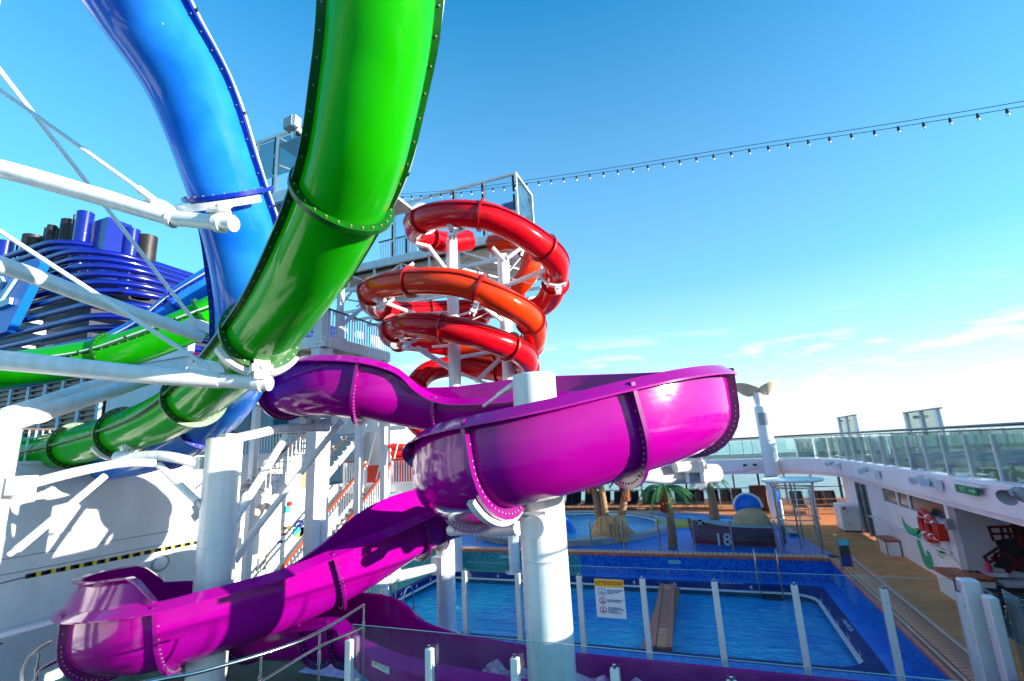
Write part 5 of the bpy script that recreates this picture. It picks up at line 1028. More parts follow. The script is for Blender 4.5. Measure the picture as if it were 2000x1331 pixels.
for k, pts in enumerate((((98, 1254), (62, 1278), (45, 1305), (46, 1335), (60, 1365)), ((112, 1291), (80, 1308), (66, 1330), (70, 1365)))): MB().tube(spl(rz(pts, -3.4 - .2 * k)), .03, 12).build('rail', M['steel'], hr2)
for x, y in ((77, 1275), (62, 1330)): q = Q(x, y, z=-3.4); MB().tube([q, V((q.x, q.y, ZD))], .02, 10).build('stanchion', M['steel'], hr2); MB().tube([q - V((0, 0, .25)), q - V((0, 0, .5))], .035, 10).build('stanchion_sleeve', M['steel'], hr2)
gt = thing('pool_gate', 'small glass gate with a blue plate at the left end of the pool', 'gate', Q(730, 1235, z=-4.4))
a, b = Q(712, 1200, v=11), Q(740, 1190, v=11); MB().box(a.x, b.x, 11, 11.02, ZD, a.z).build('glass_pane', M['glassd'], gt, sm=False); MB().box(a.x, b.x, 10.97, 11, a.z - .12, a.z + .02).build('blue_plate', M['cyanp'], gt, sm=False)
MB().tube([V((b.x + .05, 11, ZD)), V((b.x + .05, 11, a.z + .5))], .03, 10).build('gate_post', M['steel'], gt)
def ladder(name, label, x, y, w, d, zt, zb, n, rot=0):
    t = thing(name, label, 'pool ladder', (x, y, ZD)); ca, sa = math.cos(rot), math.sin(rot)
    def tr(a, b, z): return V((x + a * ca - b * sa, y + a * sa + b * ca, z))
    for s in (0, w): MB().tube(spl([tr(s, d, ZD), tr(s, d, zt - .25), tr(s, d * .5, zt), tr(s, 0, zt - .25), tr(s, 0, ZD - .4), tr(s, -.02, zb)], 6), .024, 12).build('side_rail', M['steel'], t)
    for k in range(n):
        z = ZD - .28 - k * (ZD - .28 - zb) / n; m = MB(); m.para((tr(0, 0, z) + tr(w, 0, z)) / 2 - V((0, .06, 0)), V((ca, sa, 0)) * (w / 2 - .03), V((-sa, ca, 0)) * .07, V((0, 0, .02))); m.build('step', M['dark'], t, sm=False)
    return t
ladder('pool_ladder', 'chrome ladder with dark treads at the far right of the pool', .95, 18.85, .66, .55, -3.66, -5.7, 4)
ladder('pool_ladder', 'chrome ladder at the near left corner of the pool beside the purple runout', Q(737, 1240, z=ZD).x - .2, 13.2, .75, -.5, -3.7, -5.6, 3)
# teak ramp in the pool
rmp = thing('teak_bench', 'reddish teak slatted bench lying over the pool behind the fence', 'bench', (-1.85, 15.7, -4.7))
ra, rb_ = [(-2.17, -1.66, 18.5), (-1.9, -1.42, 13.05)]
def rx(f): return -2.17 + .27 * f, -1.66 + .24 * f
MB().box(-2.12, -1.5, 13.1, 18.45, -4.86, -4.8).build('base', M['teakr'], rmp, sm=False)
for (o0, o1) in ((0, .13), (.38, .51)): MB().para(V(((-2.17 + o0 - 2.17 + o1) / 2 + .13, 15.77, -4.74)), V((.065, 0, 0)), V((-.13, 2.72, 0)) * -1, V((0, 0, .05))).build('side_board', M['teakr'], rmp, sm=False)
for i in range(38):
    f = (i + .5) / 38; y = 18.5 - 5.4 * f; x = -2.17 + .26 * f; MB().box(x + .14, x + .37, y - .06, y + .06, -4.77, -4.715 + random.uniform(-.004, .004)).build('plank', M['teak'] if i < 4 or i > 28 else M['teakr'], rmp, sm=False)
for y in (13.4, 18.2): MB().box(-1.95, -1.6, y, y + .1, -6.3, -4.86).build('leg', M['lblue'], rmp, sm=False)
# kids fence
kx = [Q(x, 1068, v=20.45).x for x in (1085, 1155, 1219, 1289, 1358, 1432, 1518, 1604)]
kf = thing('splash_fence', 'low glass fence on steel posts along the terrace edge above the pool', 'glass fence', (kx[0], 20.45, ZT)); p0 = MB().tube([V((kx[0], 20.45, ZT)), V((kx[0], 20.45, -2.92))], .035, 10).build('post', M['steel'], kf)
for x in kx[1:]: inst(p0, (x - kx[0], 0, 0))
for a, b in zip(kx[:-1], kx[1:]): MB().box(a + .05, b - .05, 20.46, 20.47, ZT + .08, -2.78).build('glass_pane', M['glass'], kf, sm=False); MB().box(a + .05, b - .05, 20.459, 20.471, -2.78, -2.77).build('pane_edge', M['edge'], kf, sm=False)
for x in [kx[0] - 1.2 * k for k in range(1, 8)]: inst(p0, (x - kx[0], 0, 0)); MB().box(x + .05, x + 1.15, 20.46, 20.47, ZT + .08, -2.78).build('glass_pane', M['glass'], kf, sm=False)
# shower with ring canopy
shc = Q(1560, 1060, z=-4); sx_, sy_ = 2.75, 21.6
sh = thing('shower_canopy', 'round white disc canopy on steel posts with glass, at the right end of the terrace', 'canopy', (sx_, sy_, ZT)); zc_ = Q(1551, 938, v=sy_).z; RR = 1.0
m = MB(); m.lathe((sx_, sy_, 0), [(.02, zc_ - .02), (RR - .1, zc_ - .02), (RR - .1, zc_ + .03), (.02, zc_ + .04)], 40, False); m.build('disc', M['white'], sh); m = MB()
m.tube([V((sx_ + RR * math.cos(a), sy_ + RR * math.sin(a), zc_ + .01)) for a in [2 * PI * k / 48 for k in range(49)]], .05, 10, False); m.build('rim', M['whiteg'], sh)
for k in range(6):
    a = 2 * PI * (k + .3) / 6; px_, py_ = sx_ + .72 * math.cos(a), sy_ + .72 * math.sin(a); MB().tube([V((px_, py_, ZT)), V((px_, py_, zc_ - .25)), V((sx_ + .85 * math.cos(a), sy_ + .85 * math.sin(a), zc_))], .028, 10).build('post', M['steel'], sh)
for z in (zc_ - .25, ZT + 1.0): MB().tube([V((sx_ + .72 * math.cos(a), sy_ + .72 * math.sin(a), z)) for a in [2 * PI * k / 32 for k in range(33)]], .018, 8, False).build('hoop', M['steel'], sh)
for k in (0, 1, 3, 4): a0_, a1_ = 2 * PI * (k + .32) / 6, 2 * PI * (k + 1.28) / 6; m = MB(); m.rings([[V((sx_ + .7 * math.cos(a0_ + (a1_ - a0_) * i / 6), sy_ + .7 * math.sin(a0_ + (a1_ - a0_) * i / 6), z)) for i in range(7)] for z in (ZT + .15, zc_ - .35)], closed=False); m.build('curved_pane', M['glass'], sh, sm=False)
# palms
def frond(m, c, az, L, droop, w=.11, n=9):
    pts = []
    for i in range(n + 1): f = i / n; pts.append(V((c.x + math.cos(az) * L * f * (1 - .12 * f), c.y + math.sin(az) * L * f * (1 - .12 * f), c.z + L * (.45 * f - (.45 + droop) * f * f))))
    sd_ = V((-math.sin(az), math.cos(az), 0)); m.tube([p for p in pts], [.02 * (1 - .8 * i / n) + .003 for i in range(n + 1)], 4)
    for i in range(n * 3):
        f = (i + 1) / (n * 3 + 1); j = min(int(f * n), n - 1); g = f * n - j; p = pts[j].lerp(pts[j + 1], g); t = (pts[j + 1] - pts[j]).normalized(); l = .42 * L * (math.sin(PI * (.12 + .8 * f)) ** .7) * .55
        for s in (-1, 1): d = (sd_ * s * .8 + t * .75 - V((0, 0, .35 + .2 * random.random()))).normalized(); q = p + d * l; m.add([p - t * .022, p + t * .022, q], [(0, 1, 2)])
def palm(label, base, topp, r, crown=True, nf=17, L=1.5, fibre=True, group='artificial palms on the terrace'):
    t = thing('palm_tree', label, 'palm tree', base, group); base = V(base); topp = V(topp); n = 26; pts = []
    for i in range(n + 1): f = i / n; pts.append(base.lerp(topp, f) + V((.08 * math.sin(f * 3), 0, 0)))
    MB().tube(pts, [r * (1.25 - .5 * i / n) * (1.07 if i % 2 else .96) for i in range(n + 1)], 12).build('trunk', M['trunk'], t)
    if crown:
        for k in range(nf): m = MB(); frond(m, topp + V((0, 0, .05)), 2 * PI * k / nf + random.random() * .3, L * random.uniform(.85, 1.1), random.uniform(.15, .75)); m.build('frond', M['leaf'], t, sm=False)
        m = MB(); random.seed(9)
        for k in range(60): a = random.random() * 6.28; z = -random.random() * .8; m.add([topp + V((math.cos(a) * .1, math.sin(a) * .1, z)), topp + V((math.cos(a + .3) * .2, math.sin(a + .3) * .2, z - .12)), topp + V((math.cos(a) * .24, math.sin(a) * .24, z + .05))], [(0, 1, 2)])
        if fibre: stuff(m.build('trunk_fibre', M['trunkr'], t, sm=False)); MB().tube([topp + V((0, 0, -.9)), topp + V((0, 0, .08))], [r * .95, r * 1.5], 12).build('fibre_collar', M['trunkr'], t)
    return t
def pv(x, y, v_): return Q(x, y, v=v_)
palm('full green palm with a red fibre collar standing nearest the boat', pv(1314, 1070, 20.9), pv(1296, 955, 20.9), .15, nf=20, L=1.35)
palm('palm with a plain brown trunk and thin crown behind the boat', pv(1396, 1026, 25.5), pv(1381, 938, 25.5), .19, nf=12, L=1.1, fibre=False)
palm('left leaning palm on the rock mound, its crown hidden by the purple loop', pv(1172, 1028, 22.6), pv(1150, 925, 22.6), .14, nf=12, L=1)
palm('middle palm on the rock mound, its crown hidden by the purple loop', pv(1184, 1032, 22.5), pv(1165, 915, 22.5), .14, nf=12, L=1)
palm('right palm on the rock mound with a red knot at its top', pv(1209, 1028, 22.8), pv(1220, 938, 22.8), .15, nf=12, L=.9)
mb = thing('rock_mound', 'brown artificial rock mound carrying three palm trunks in the wading pool', 'rock', (-4.5, 22.6, ZT)); c_ = Q(1192, 1058, z=-4)
m = MB(); rr = []
for j in range(8):
    f = j / 7; z = ZT + .95 * f; rr.append([V((c_.x + (1.05 - .5 * f + .08 * math.sin(5 * a + j)) * math.cos(a), c_.y + .55 + (.85 - .35 * f) * math.sin(a), z)) for a in [2 * PI * k / 28 for k in range(28)]])
m.rings(rr, True, True).build('rock', M['rock'], mb, ang=30); 
for k in range(5): m = MB(); m.box(c_.x - .02 + .17 * k, c_.x + .13 + .17 * k, c_.y - .36, c_.y - .2, ZT + .05, ZT + .78 - .03 * k); m.build('rock_slab', M['rock'], mb, sm=False)
tag(MB().ell(Q(1168, 1043, z=-3.75), (.1, .04, .12), 8, 5).build('red_starfish', M['redtxt']), 'small red starfish on the rock mound', 'starfish')
# boat
bt = thing('pirate_boat', 'brown planked play boat with red bottom and the number 18 on its side', 'play boat', Q(1430, 1075, z=-4)); bl_, br_ = Q(1352, 1062, v=21.2), Q(1520, 1078, v=21.2)
Lb = br_.x - bl_.x
def hullp(f, h):    # f along, h 0 bottom..1 gunwale -> half width and height
    return (.95 * (math.sin(PI * min(.5, f * .62 + .04))) ** .7) * (.55 + .45 * h)
zs = [ZT, ZT + .16, ZT + .3, ZT + .44, ZT + .58, ZT + .72]
for k in range(5):
    m = MB(); rr = []
    for i in range(15):
        f = i / 14; x = bl_.x + Lb * f + (-.12 * (k / 5) if f < .2 else 0); rise = .26 * (1 - f) ** 3; y = lambda h: 22.0 - hullp(f, h)
        rr.append([V((x, y(k / 5), zs[k] + rise * k / 5)), V((x, y(k / 5) - .03, zs[k] + rise * k / 5 + .01)), V((x, y((k + 1) / 5) - .03, zs[k + 1] + rise * (k + 1) / 5 - .012)), V((x, y((k + 1) / 5), zs[k + 1] + rise * (k + 1) / 5))])
    m.rings(rr, True, True).build('plank', M['hullr'] if k == 0 else M['hull'], bt)
m = MB(); rr = []
for i in range(15): f = i / 14; x = bl_.x + Lb * f; rr.append([V((x, 22.0 - hullp(f, 1) + .02, zs[5] + .26 * (1 - f) ** 3 - .05)), V((x, 22.0 + hullp(f, 1), zs[5] + .26 * (1 - f) ** 3 - .05))])
m.rings(rr, closed=False).build('deck', M['grey'], bt, sm=False)
MB().box(br_.x - .05, br_.x, 21.05, 22.95, ZT, zs[5]).build('transom', M['hull'], bt, sm=False)
q = Q(1412, 1055, v=21.05); text('number', '18', .6, M['line'], bt, (q.x, 21.02, q.z), (1, .03, 0), (0, 0, 1), .01, bold=.01)
# generic play sculpture (blue dome, tan boulder, green ring) and sand disc
ps = thing('play_sculpture', 'tan boulder with a blue dome and green ring behind the boat', 'play sculpture', Q(1465, 1040, v=22.4)); c_ = Q(1468, 1022, v=22.4)
MB().ell(c_ + V((0, 0, -.15)), (.72, .4, .8), 18, 10).build('boulder', M['tanp'], ps); MB().ell(c_ + V((-.05, .15, .62)), (.5, .3, .5), 18, 10).build('dome', M['blue'], ps)
MB().tube([c_ + V((-.05 + .53 * math.cos(a), -.05, .6 + .53 * math.sin(a))) for a in [PI * k / 14 for k in range(15)]], .045, 8).build('white_edge', M['white'], ps)
MB().tube([c_ + V((-.25 + .55 * math.cos(a), -.25 + .3 * math.sin(a), -.38)) for a in [2 * PI * k / 24 for k in range(25)]], .09, 10, False).build('green_ring', M['greenf2'], ps)
MB().ell(c_ + V((-.95, -.1, -.2)), (.22, .16, .3), 14, 8).build('pale_boulder', M['lblue'], ps)
tag(MB().lathe((*Q(1322, 1025, z=-4).xy, 0), [(.02, ZT + .14), (1.0, ZT + .12), (1.12, ZT)], 28, False).build('sand_disc', M['sand']), 'yellow sand coloured disc island on the blue terrace behind the front palm', 'island')
fg = thing('jolly_roger', 'small black round buoy with white crossed bones beside the boat bow', 'buoy', Q(1367, 1026, v=21.3)); q = Q(1367, 1022, v=21.3); MB().ell(q, (.15, .08, .13), 14, 8).build('ball', M['black'], fg)
for s in (-1, 1): MB().bar(q + V((-.09, -.085, .07 * s)), q + V((.09, -.085, -.07 * s)), .02, .03).build('bone', M['line'], fg, sm=False)
bs = thing('blue_slide', 'small blue children slide at the left of the wading pool', 'slide', Q(1108, 1020, v=24)); q = Q(1106, 1022, v=24); MB().tube(spl([q + V((-.9, .2, .9)), q + V((-.3, 0, .25)), q + V((.15, -.1, -.25)), q + V((.3, -.1, -.55))]), [.26] * 25, 14).build('chute', M['blue'], bs)
# lifebuoys
def lifebuoy(label, c, ax, ay, R_, r_, grp=None, name='lifebuoy'):
    t = thing(name, label, 'lifebuoy', c, grp); ax = V(ax).normalized(); ay = V(ay).normalized()
    MB().tube([V(c) + ax * R_ * math.cos(a) + ay * R_ * math.sin(a) for a in [2 * PI * k / 36 for k in range(37)]], r_, 12, False).build('ring', M['red_p'], t)
    for k in range(4): a0_ = PI / 4 + k * PI / 2; MB().tube([V(c) + ax * R_ * math.cos(a0_ + d) + ay * R_ * math.sin(a0_ + d) for d in (-.09, 0, .09)], r_ * 1.04, 12).build('reflective_band', M['line'], t)
    MB().tube([V(c) + (ax * math.cos(a) + ay * math.sin(a)) * (R_ + r_ * (.9 + .5 * abs(math.sin(2 * a)))) for a in [2 * PI * k / 48 for k in range(49)]], .012, 6, False).build('grab_line', M['redtxt'], t); return t
q = Q(1812, 1027, u=5.32); lifebuoy('large red lifebuoy with white bands hanging on the scroll mural', (5.3, q.y, q.z), (0, 1, 0), (0, 0, 1), .36, .085)
q = Q(1822, 1034, u=5.18); lifebuoy('smaller red ring hanging in front of the large lifebuoy', (5.16, q.y, q.z), (0, 1, 0), (0, 0, 1), .26, .06)
bg_ = thing('rescue_bracket', 'white lifebuoy bracket on the mural wall', 'bracket', (5.4, q.y - .6, q.z + .2)); MB().box(5.25, 5.4, q.y - .75, q.y - .6, q.z + .1, q.z + .35).build('plate', M['grey'], bg_, sm=False); MB().box(5.1, 5.3, q.y - .55, q.y - .47, q.z - .2, q.z + .2).build('hook', M['redtxt'], bg_, sm=False)
q = P(742, 1083, 14.6); lifebuoy('red lifebuoy on white bars partly hidden by the purple trough', q, (1, 0, 0), (0, 0, 1), .34, .09)
gr = thing('white_gate', 'white barred gate behind the partly hidden lifebuoy', 'gate', q + V((0, .2, -.9)))
for i in range(8): MB().box(q.x - .75 + i * .13, q.x - .72 + i * .13, q.y + .15, q.y + .18, ZD, q.z + .55).build('bar', M['white'], gr, sm=False)
MB().box(q.x - .78, q.x + .25, q.y + .13, q.y + .2, q.z + .55, q.z + .6).build('top_bar', M['white'], gr, sm=False)
sr = thing('steel_rail', 'low stainless rail beside the white gate left of the pool', 'rail', P(730, 1120, 13)); MB().tube(spl([P(690, 1135, 12.8), P(725, 1107, 13.4), P(742, 1100, 13.6), P(775, 1105, 13.2)]), .025, 8).build('rail', M['steel'], sr)
for x, y in ((692, 1134), (772, 1105)): p = P(x, y, 13); MB().tube([p, V((p.x, p.y, ZD))], .022, 8).build('stanchion', M['steel'], sr)
# benches, cabinet, sign stand, wall fittings
def bench(label, x0, x1, y0, y1, h, z0=ZT):
    t = thing('teak_topped_box', label, 'bench', (x0, y0, z0)); MB().bbox(x0 + .05, x1 - .03, y0 + .05, y1 - .05, z0, z0 + h - .06, .01).build('body', M['white'], t); MB().box(x0 + .04, x0 + .06, y0 + .03, y0 + .07, z0, z0 + h - .06).build('corner_trim', M['rail'], t, sm=False); MB().box(x0, x1, y0, y1, z0 + h - .06, z0 + h - .03).build('top_frame', M['rail'], t, sm=False); n = 6
    for k in range(n): MB().box(x0 + .01 + (x1 - x0 - .02) * k / n, x0 + .005 + (x1 - x0 - .02) * (k + .92) / n, y0 + .01, y1 - .01, z0 + h - .03, z0 + h).build('slat', M['teakr'], t, sm=False)
bench('small white box seat with teak top, farther one against the mural wall', 4.95, 5.4, 20.2, 21.1, .5); bench('white box with teak top at the mural wall corner, nearer one', 4.9, 5.75, 15.2, 16.3, .55)
b_ = thing('spray_bottle', 'pink bottle standing on the wall ledge by the nearer box', 'bottle', Q(1884, 1105, v=16)); q = V((5.9, 15.9, ZT + .56)); MB().box(5.5, 6.2, 15.8, 16.0, ZT + .46, ZT + .55).build('ledge', M['white'], b_, sm=False); MB().lathe(q, [(.06, 0), (.06, .12), (.03, .17), (.03, .22)], 14, True).build('bottle', M['pinktxt'], b_)
wc = thing('towel_cabinet', 'white towel cabinet beside the glass door', 'cabinet', (4.95, 25.2, ZT)); MB().bbox(4.75, 5.4, 24.75, 25.9, ZT + .06, ZT + 1.05, .03).build('body', M['white'], wc); MB().box(4.8, 5.35, 24.8, 25.8, ZT, ZT + .06).build('plinth', M['dark'], wc, sm=False); MB().box(5.0, 5.03, 24.735, 24.75, ZT + .3, ZT + .4).build('latch', M['steel'], wc, sm=False); MB().box(5.0, 5.03, 24.735, 24.75, ZT + .75, ZT + .85).build('latch', M['steel'], wc, sm=False)
MB().box(4.85, 4.95, 24.735, 24.75, ZT + .88, ZT + .98).build('sticker', M['redtxt'], wc, sm=False)
bc = thing('brown_cabinet', 'dark brown cabinet among the far sun loungers', 'cabinet', Q(1493, 1003, z=-4)); q = Q(1493, 1003, z=-4); q = V((q.x, 31.5, ZT)); MB().bbox(q.x - .5, q.x + .35, 31.2, 31.9, ZT, ZT + 1.35, .04).build('body', mat('brown_wood', (.07, .025, .02), .4, var=.3, vscale=4), bc); MB().box(q.x - .1, q.x - .07, 31.18, 31.2, ZT + .6, ZT + .8).build('handle', M['steel'], bc, sm=False)
ss = thing('rules_stand', 'slim clear board in a steel frame with blue bands standing on the teak kerb', 'sign stand', Q(1662, 1112, z=-4)); a = Q(1668, 1114, z=-3.99); yk = a.y
x1_ = a.x; x0_ = a.x - .3; z1 = Q(1655, 1052, v=yk).z
for x in (x0_, x1_): MB().box(x - .02, x + .02, yk - .02, yk + .02, ZT, z1).build('frame_post', M['steel'], ss, sm=False)
MB().box(x0_ + .02, x1_ - .02, yk - .005, yk + .005, ZT + .1, z1 - .05).build('clear_board', M['glassd'], ss, sm=False); MB().box(x0_ + .02, x1_ - .02, yk - .012, yk - .006, z1 - .2, z1 - .03).build('blue_band', M['cyanp'], ss, sm=False); MB().box(x0_ + .02, x1_ - .02, yk - .012, yk - .006, ZT + .12, ZT + .4).build('blue_band', M['bluetxt'], ss, sm=False)
ex = thing('exit_sign', 'green lit EXIT sign with arrow on the sun deck fascia', 'sign', Q(1887, 956, u=5.0)); a, b = Q(1867, 950, u=4.98), Q(1907, 950, u=4.98); h = .17; zc_ = Q(1887, 957, u=4.98).z
MB().box(4.96, 4.99, b.y, a.y, zc_ - h / 2, zc_ + h / 2).build('panel', M['exitg'], ex, sm=False); MB().box(4.97, 5.1, b.y - .15, a.y + .1, zc_ + h / 2, zc_ + h / 2 + .06).build('housing', M['white'], ex, sm=False)
m_e = mat('exit_letters', (.3, .8, .5), .4); text('lettering', 'EXIT', .13, m_e, ex, (4.955, (a.y + b.y) / 2 + .12, zc_), (0, -1, 0), (0, 0, 1), .002)
MB().bar((4.955, b.y + .32, zc_), (4.955, b.y + .1, zc_), .004, .02, up=V((1, 0, 0))).build('arrow', m_e, ex, sm=False) if 0 else MB().box(4.953, 4.957, b.y + .1, b.y + .32, zc_ - .012, zc_ + .012).build('arrow', m_e, ex, sm=False)
m = MB(); m.add([(4.954, b.y + .04, zc_), (4.954, b.y + .12, zc_ + .045), (4.954, b.y + .12, zc_ - .045)], [(0, 1, 2)]); m.build('arrow_head', m_e, ex, sm=False)
def boxlight(label, x, y, dirv=V((-1, -.6, -.3)), two=False):
    q = Q(x, y, u=5.05); t = thing('fascia_floodlight', label, 'floodlight', q); MB().para(q + V((-.07, -.2, 0)), V((.07, 0, 0)), V((0, .32, 0)), V((0, 0, .11))).build('ballast_box', M['white'], t, sm=False)
    for k in range(2 if two else 1):
        h_ = q + V((-.22, .25 - .5 * k, .1 - .05 * k)); d = (dirv if k == 0 else V((-.6, -1, .1))).normalized(); MB().tube([h_ - d * .16, h_ + d * .1, h_ + d * .16], [.06, .1, .11], 16).build('head', M['white'], t); MB().tube([h_ + d * .161, h_ + d * .165], .085, 16).build('lens', M['lblue'], t); MB().bar(h_, q, .03).build('bracket', M['steel'], t, sm=False)
boxlight('twin floodlight unit on the fascia next to the exit sign', 1822, 945, two=True); boxlight('floodlight on the fascia above the small windows', 1708, 925); boxlight('farthest floodlight on the curve of the fascia', 1635, 910)
hn = thing('loudhailer', 'grey horn loudspeaker on the fascia at the right edge', 'loudspeaker', Q(1975, 965, u=5)); q = Q(1978, 962, u=4.85); d = V((-.75, -.55, -.4)).normalized(); MB().tube([q - d * .12, q, q + d * .1, q + d * .2], [.05, .06, .1, .15], 20, False).build('horn', M['grey'], hn); MB().tube([q + d * .02, q + d * .05], .04, 10).build('driver', M['line'], hn); MB().bar(q, q + V((.2, -.1, .1)), .03).build('bracket', M['steel'], hn, sm=False)
q = Q(1996, 966, u=4.9); tag(MB().ell(q, (.09, .09, .13)).build('round_lamp', M['grey']), 'round grey lamp cut by the right edge of the picture', 'lamp')
fx_ = thing('twin_emergency_light', 'white box with two small lamps on the far fascia', 'emergency light', Q(1464, 910, v=29)); q = Q(1464, 910, v=29.0); MB().bbox(q.x - .38, q.x + .38, 28.85, 29.0, q.z - .12, q.z + .12, .02).build('housing', M['white'], fx_)
for s in (-.22, .24): MB().box(q.x + s - .09, q.x + s + .09, 28.83, 28.85, q.z - .02, q.z + .1).build('lamp', M['greyd'], fx_, sm=False)
# vent pole with saucer
vp = thing('vent_post', 'tapered white vent post with a grey panel and two saucer lobes on top', 'vent', (2.9, 28.5, -1.1))
MB().lathe((2.82, 28.4, 0), [(.36, -1.9), (.36, -1.5), (.33, -1.0), (.36, 1.5), (.33, 1.56), (.02, 1.56)], 28, False).build('post', M['white'], vp); MB().tube([V((2.75, 28.4, 1.5)), V((2.72, 28.4, 2.3))], [.16, .26], 16).build('neck', M['white'], vp)
for sx__, tilt, a_, b_2 in ((-1, 1.3, .66, .4), (1, -1.5, .52, .35)):
    m = MB(); rr = []; cx_ = 2.74 + sx__ * .5
    for rr_ in (.02, .4, .8, 1.0, .98, .02): rr.append([V((cx_ + a_ * rr_ * math.cos(g), 28.4 + a_ * rr_ * math.sin(g), 2.12 + .42 * rr_ ** 1.4 + (.04 if len(rr) > 3 else 0) - tilt * .22 * rr_ * math.cos(g) * a_ - .3 * rr_ * math.sin(g) * a_)) for g in [2 * PI * k / 24 for k in range(24)]])
    m.rings(rr).build('saucer', mat('cream_saucer', (.62, .52, .38), .4), vp)
a, b = Q(1478, 807, v=28.04), Q(1495, 830, v=28.04); m = MB(); m.rings([[V((2.82 + .37 * math.cos(g), 28.4 + .37 * math.sin(g), z)) for g in [rad(-135 + 10 * k) for k in range(9)]] for z in (b.z, a.z)], closed=False); m.build('grey_panel', M['grey'], vp)
# tall glass windbreak frames outboard
for i, (xs, lab) in enumerate((((1637, 1652, 1669), 'farther of the two tall white framed windbreaks beyond the rail'), ((1770, 1799, 1832), 'nearer of the two tall white framed windbreaks beyond the rail'))):
    t = thing('windbreak', lab, 'windbreak', Q(xs[1], 820, u=9.3)); a = Q(xs[0], 816 - i * 10, u=9.3); b = Q(xs[2], 813 - i * 12, u=9.3); zt2 = (a.z + b.z) / 2
    for x in xs: q = Q(x, 814, u=9.3); MB().box(9.22, 9.38, q.y - .12, q.y + .12, -1.1, zt2).build('post', M['white'], t, sm=False)
    MB().box(9.2, 9.4, b.y - .2, a.y + .2, zt2, zt2 + .06).build('top_rail', M['grey'], t, sm=False); MB().box(9.29, 9.3, b.y, a.y, -.1, zt2).build('glass_pane', M['glasst'], t, sm=False)
    q = Q(xs[1] - 6, 815, u=9.2); MB().ell(V((9.1, q.y, zt2 - .25)), (.1, .2, .08), 10, 6).build('camera_head', M['grey'], t)
# loungers
def lounger(name, label, c, rz_, back, fab, grp, z0):
    t = thing(name, label, 'sun lounger', c, grp); ca, sa = math.cos(rz_), math.sin(rz_)
    def L(a, b, z): return V((c[0] + a * ca - b * sa, c[1] + a * sa + b * ca, z0 + z))
    bx_, bz = .75 * math.cos(back), .75 * math.sin(back)
    for s in (-.31, .31):
        MB().tube(spl([L(s, -.62, .0), L(s, -.62, .26), L(s, -.5, .33), L(s, .62, .33)], 5), .018, 8).build('side_rail', M['steel'], t); MB().tube([L(s, .55, .33), L(s, .6, 0)], .018, 8).build('leg', M['steel'], t); MB().tube([L(s, .55, .34), L(s, .55 + bx_, .34 + bz)], .016, 8).build('back_tube', M['steel'], t)
    MB().tube([L(-.31, -.62, .02), L(.31, -.62, .02)], .018, 8).build('cross_tube', M['steel'], t)
    m = MB(); m.rings([[L(-.29, y, z), L(.29, y, z), L(.29, y, z - .02), L(-.29, y, z - .02)] for y, z in ((-.6, .35), (-.1, .335), (.56, .35))], True, True); m.build('seat_sling', M[fab], t, sm=False)
    m = MB(); m.rings([[L(-.29, .56 + bx_ * f, .36 + bz * f), L(.29, .56 + bx_ * f, .36 + bz * f), L(.29, .56 + bx_ * f + .01, .34 + bz * f), L(-.29, .56 + bx_ * f + .01, .34 + bz * f)] for f in (0, .5, 1)], True, True); m.build('back_sling', M[fab], t, sm=False); return t
# the far row: backs towards the window
def farx(x): return Q(x, 985, v=32.6).x
fl0 = None
for x in (1030, 1048, 1066, 1085, 1110, 1122, 1148, 1168, 1180, 1206, 1220, 1236, 1264, 1282, 1328, 1349, 1366, 1395, 1420, 1443):
    X_ = farx(x)
    if fl0 is None: fl0 = lounger('sun_lounger', 'navy sling sun lounger with raised back in the far row by the windows', (X_, 32.6, ZT), 0, rad(62), 'mesh', 'far row of navy sun loungers', ZT)
    else: dup(fl0, loc=V((X_, 32.6 + random.uniform(-.05, .05), ZT)), group='far row of navy sun loungers')
_o = ['leftmost', 'second', 'third', 'fourth', 'fifth', 'sixth', 'seventh', 'eighth', 'ninth', 'tenth', 'eleventh', 'twelfth', 'thirteenth', 'fourteenth', 'fifteenth', 'sixteenth', 'seventeenth', 'eighteenth', 'nineteenth', 'rightmost']
for k, o in enumerate(sorted([o for o in bpy.data.objects if o.name.startswith('sun_lounger')], key=lambda o: o.location.x)): o['label'] = f'{_o[k]} navy sling sun lounger of the far row by the windows, counted from the left'
for i, x in enumerate((1562, 1605, 1628)): dup(fl0, loc=V((Q(x, 985, v=30.6).x, 30.6, ZT)), label=('navy lounger behind the shower canopy', 'left navy lounger of the pair right of the canopy', 'right navy lounger of the pair right of the canopy')[i], group='navy loungers right of the canopy')
rl = thing('grey_rail', 'low grey tube railing in front of the two right hand navy loungers', 'railing', (4, 28.9, ZT))
for z in (.35, .6, .85): MB().tube([V((2.6, 28.9, ZT + z)), V((6.2, 29.2, ZT + z))], .022, 8).build('rail', M['steel'], rl)
for x in (2.8, 4.2, 5.6): MB().tube([V((x, 29, ZT)), V((x, 29, ZT + .86))], .022, 8).build('stanchion', M['steel'], rl)
ups = [(6.0, 9.6, 0), (6.1, 11.2, 1), (6.0, 12.8, 2), (6.2, 14.4, 3), (6.0, 16.4, 4), (6.2, 18.6, 5), (7.9, 10.2, 6), (8.0, 12.0, 7), (8.0, 14.0, 8), (7.9, 16.5, 9)]
nm = ['nearest', 'second nearest', 'third', 'fourth', 'fifth', 'sixth']
for x, y, k in ups: lounger('deck_lounger', (f'blue sun lounger behind the sun deck glass, {nm[k]} from the right edge' if k < 6 else f'blue sun lounger by the outer rail, {nm[k - 6]} from the right edge'), (x, y, -1.1), rad(-90) if k < 6 else rad(-80), rad(6 if k < 6 else 55), 'meshb' if k < 6 else 'mesh', 'blue loungers on the sun deck', -1.1)
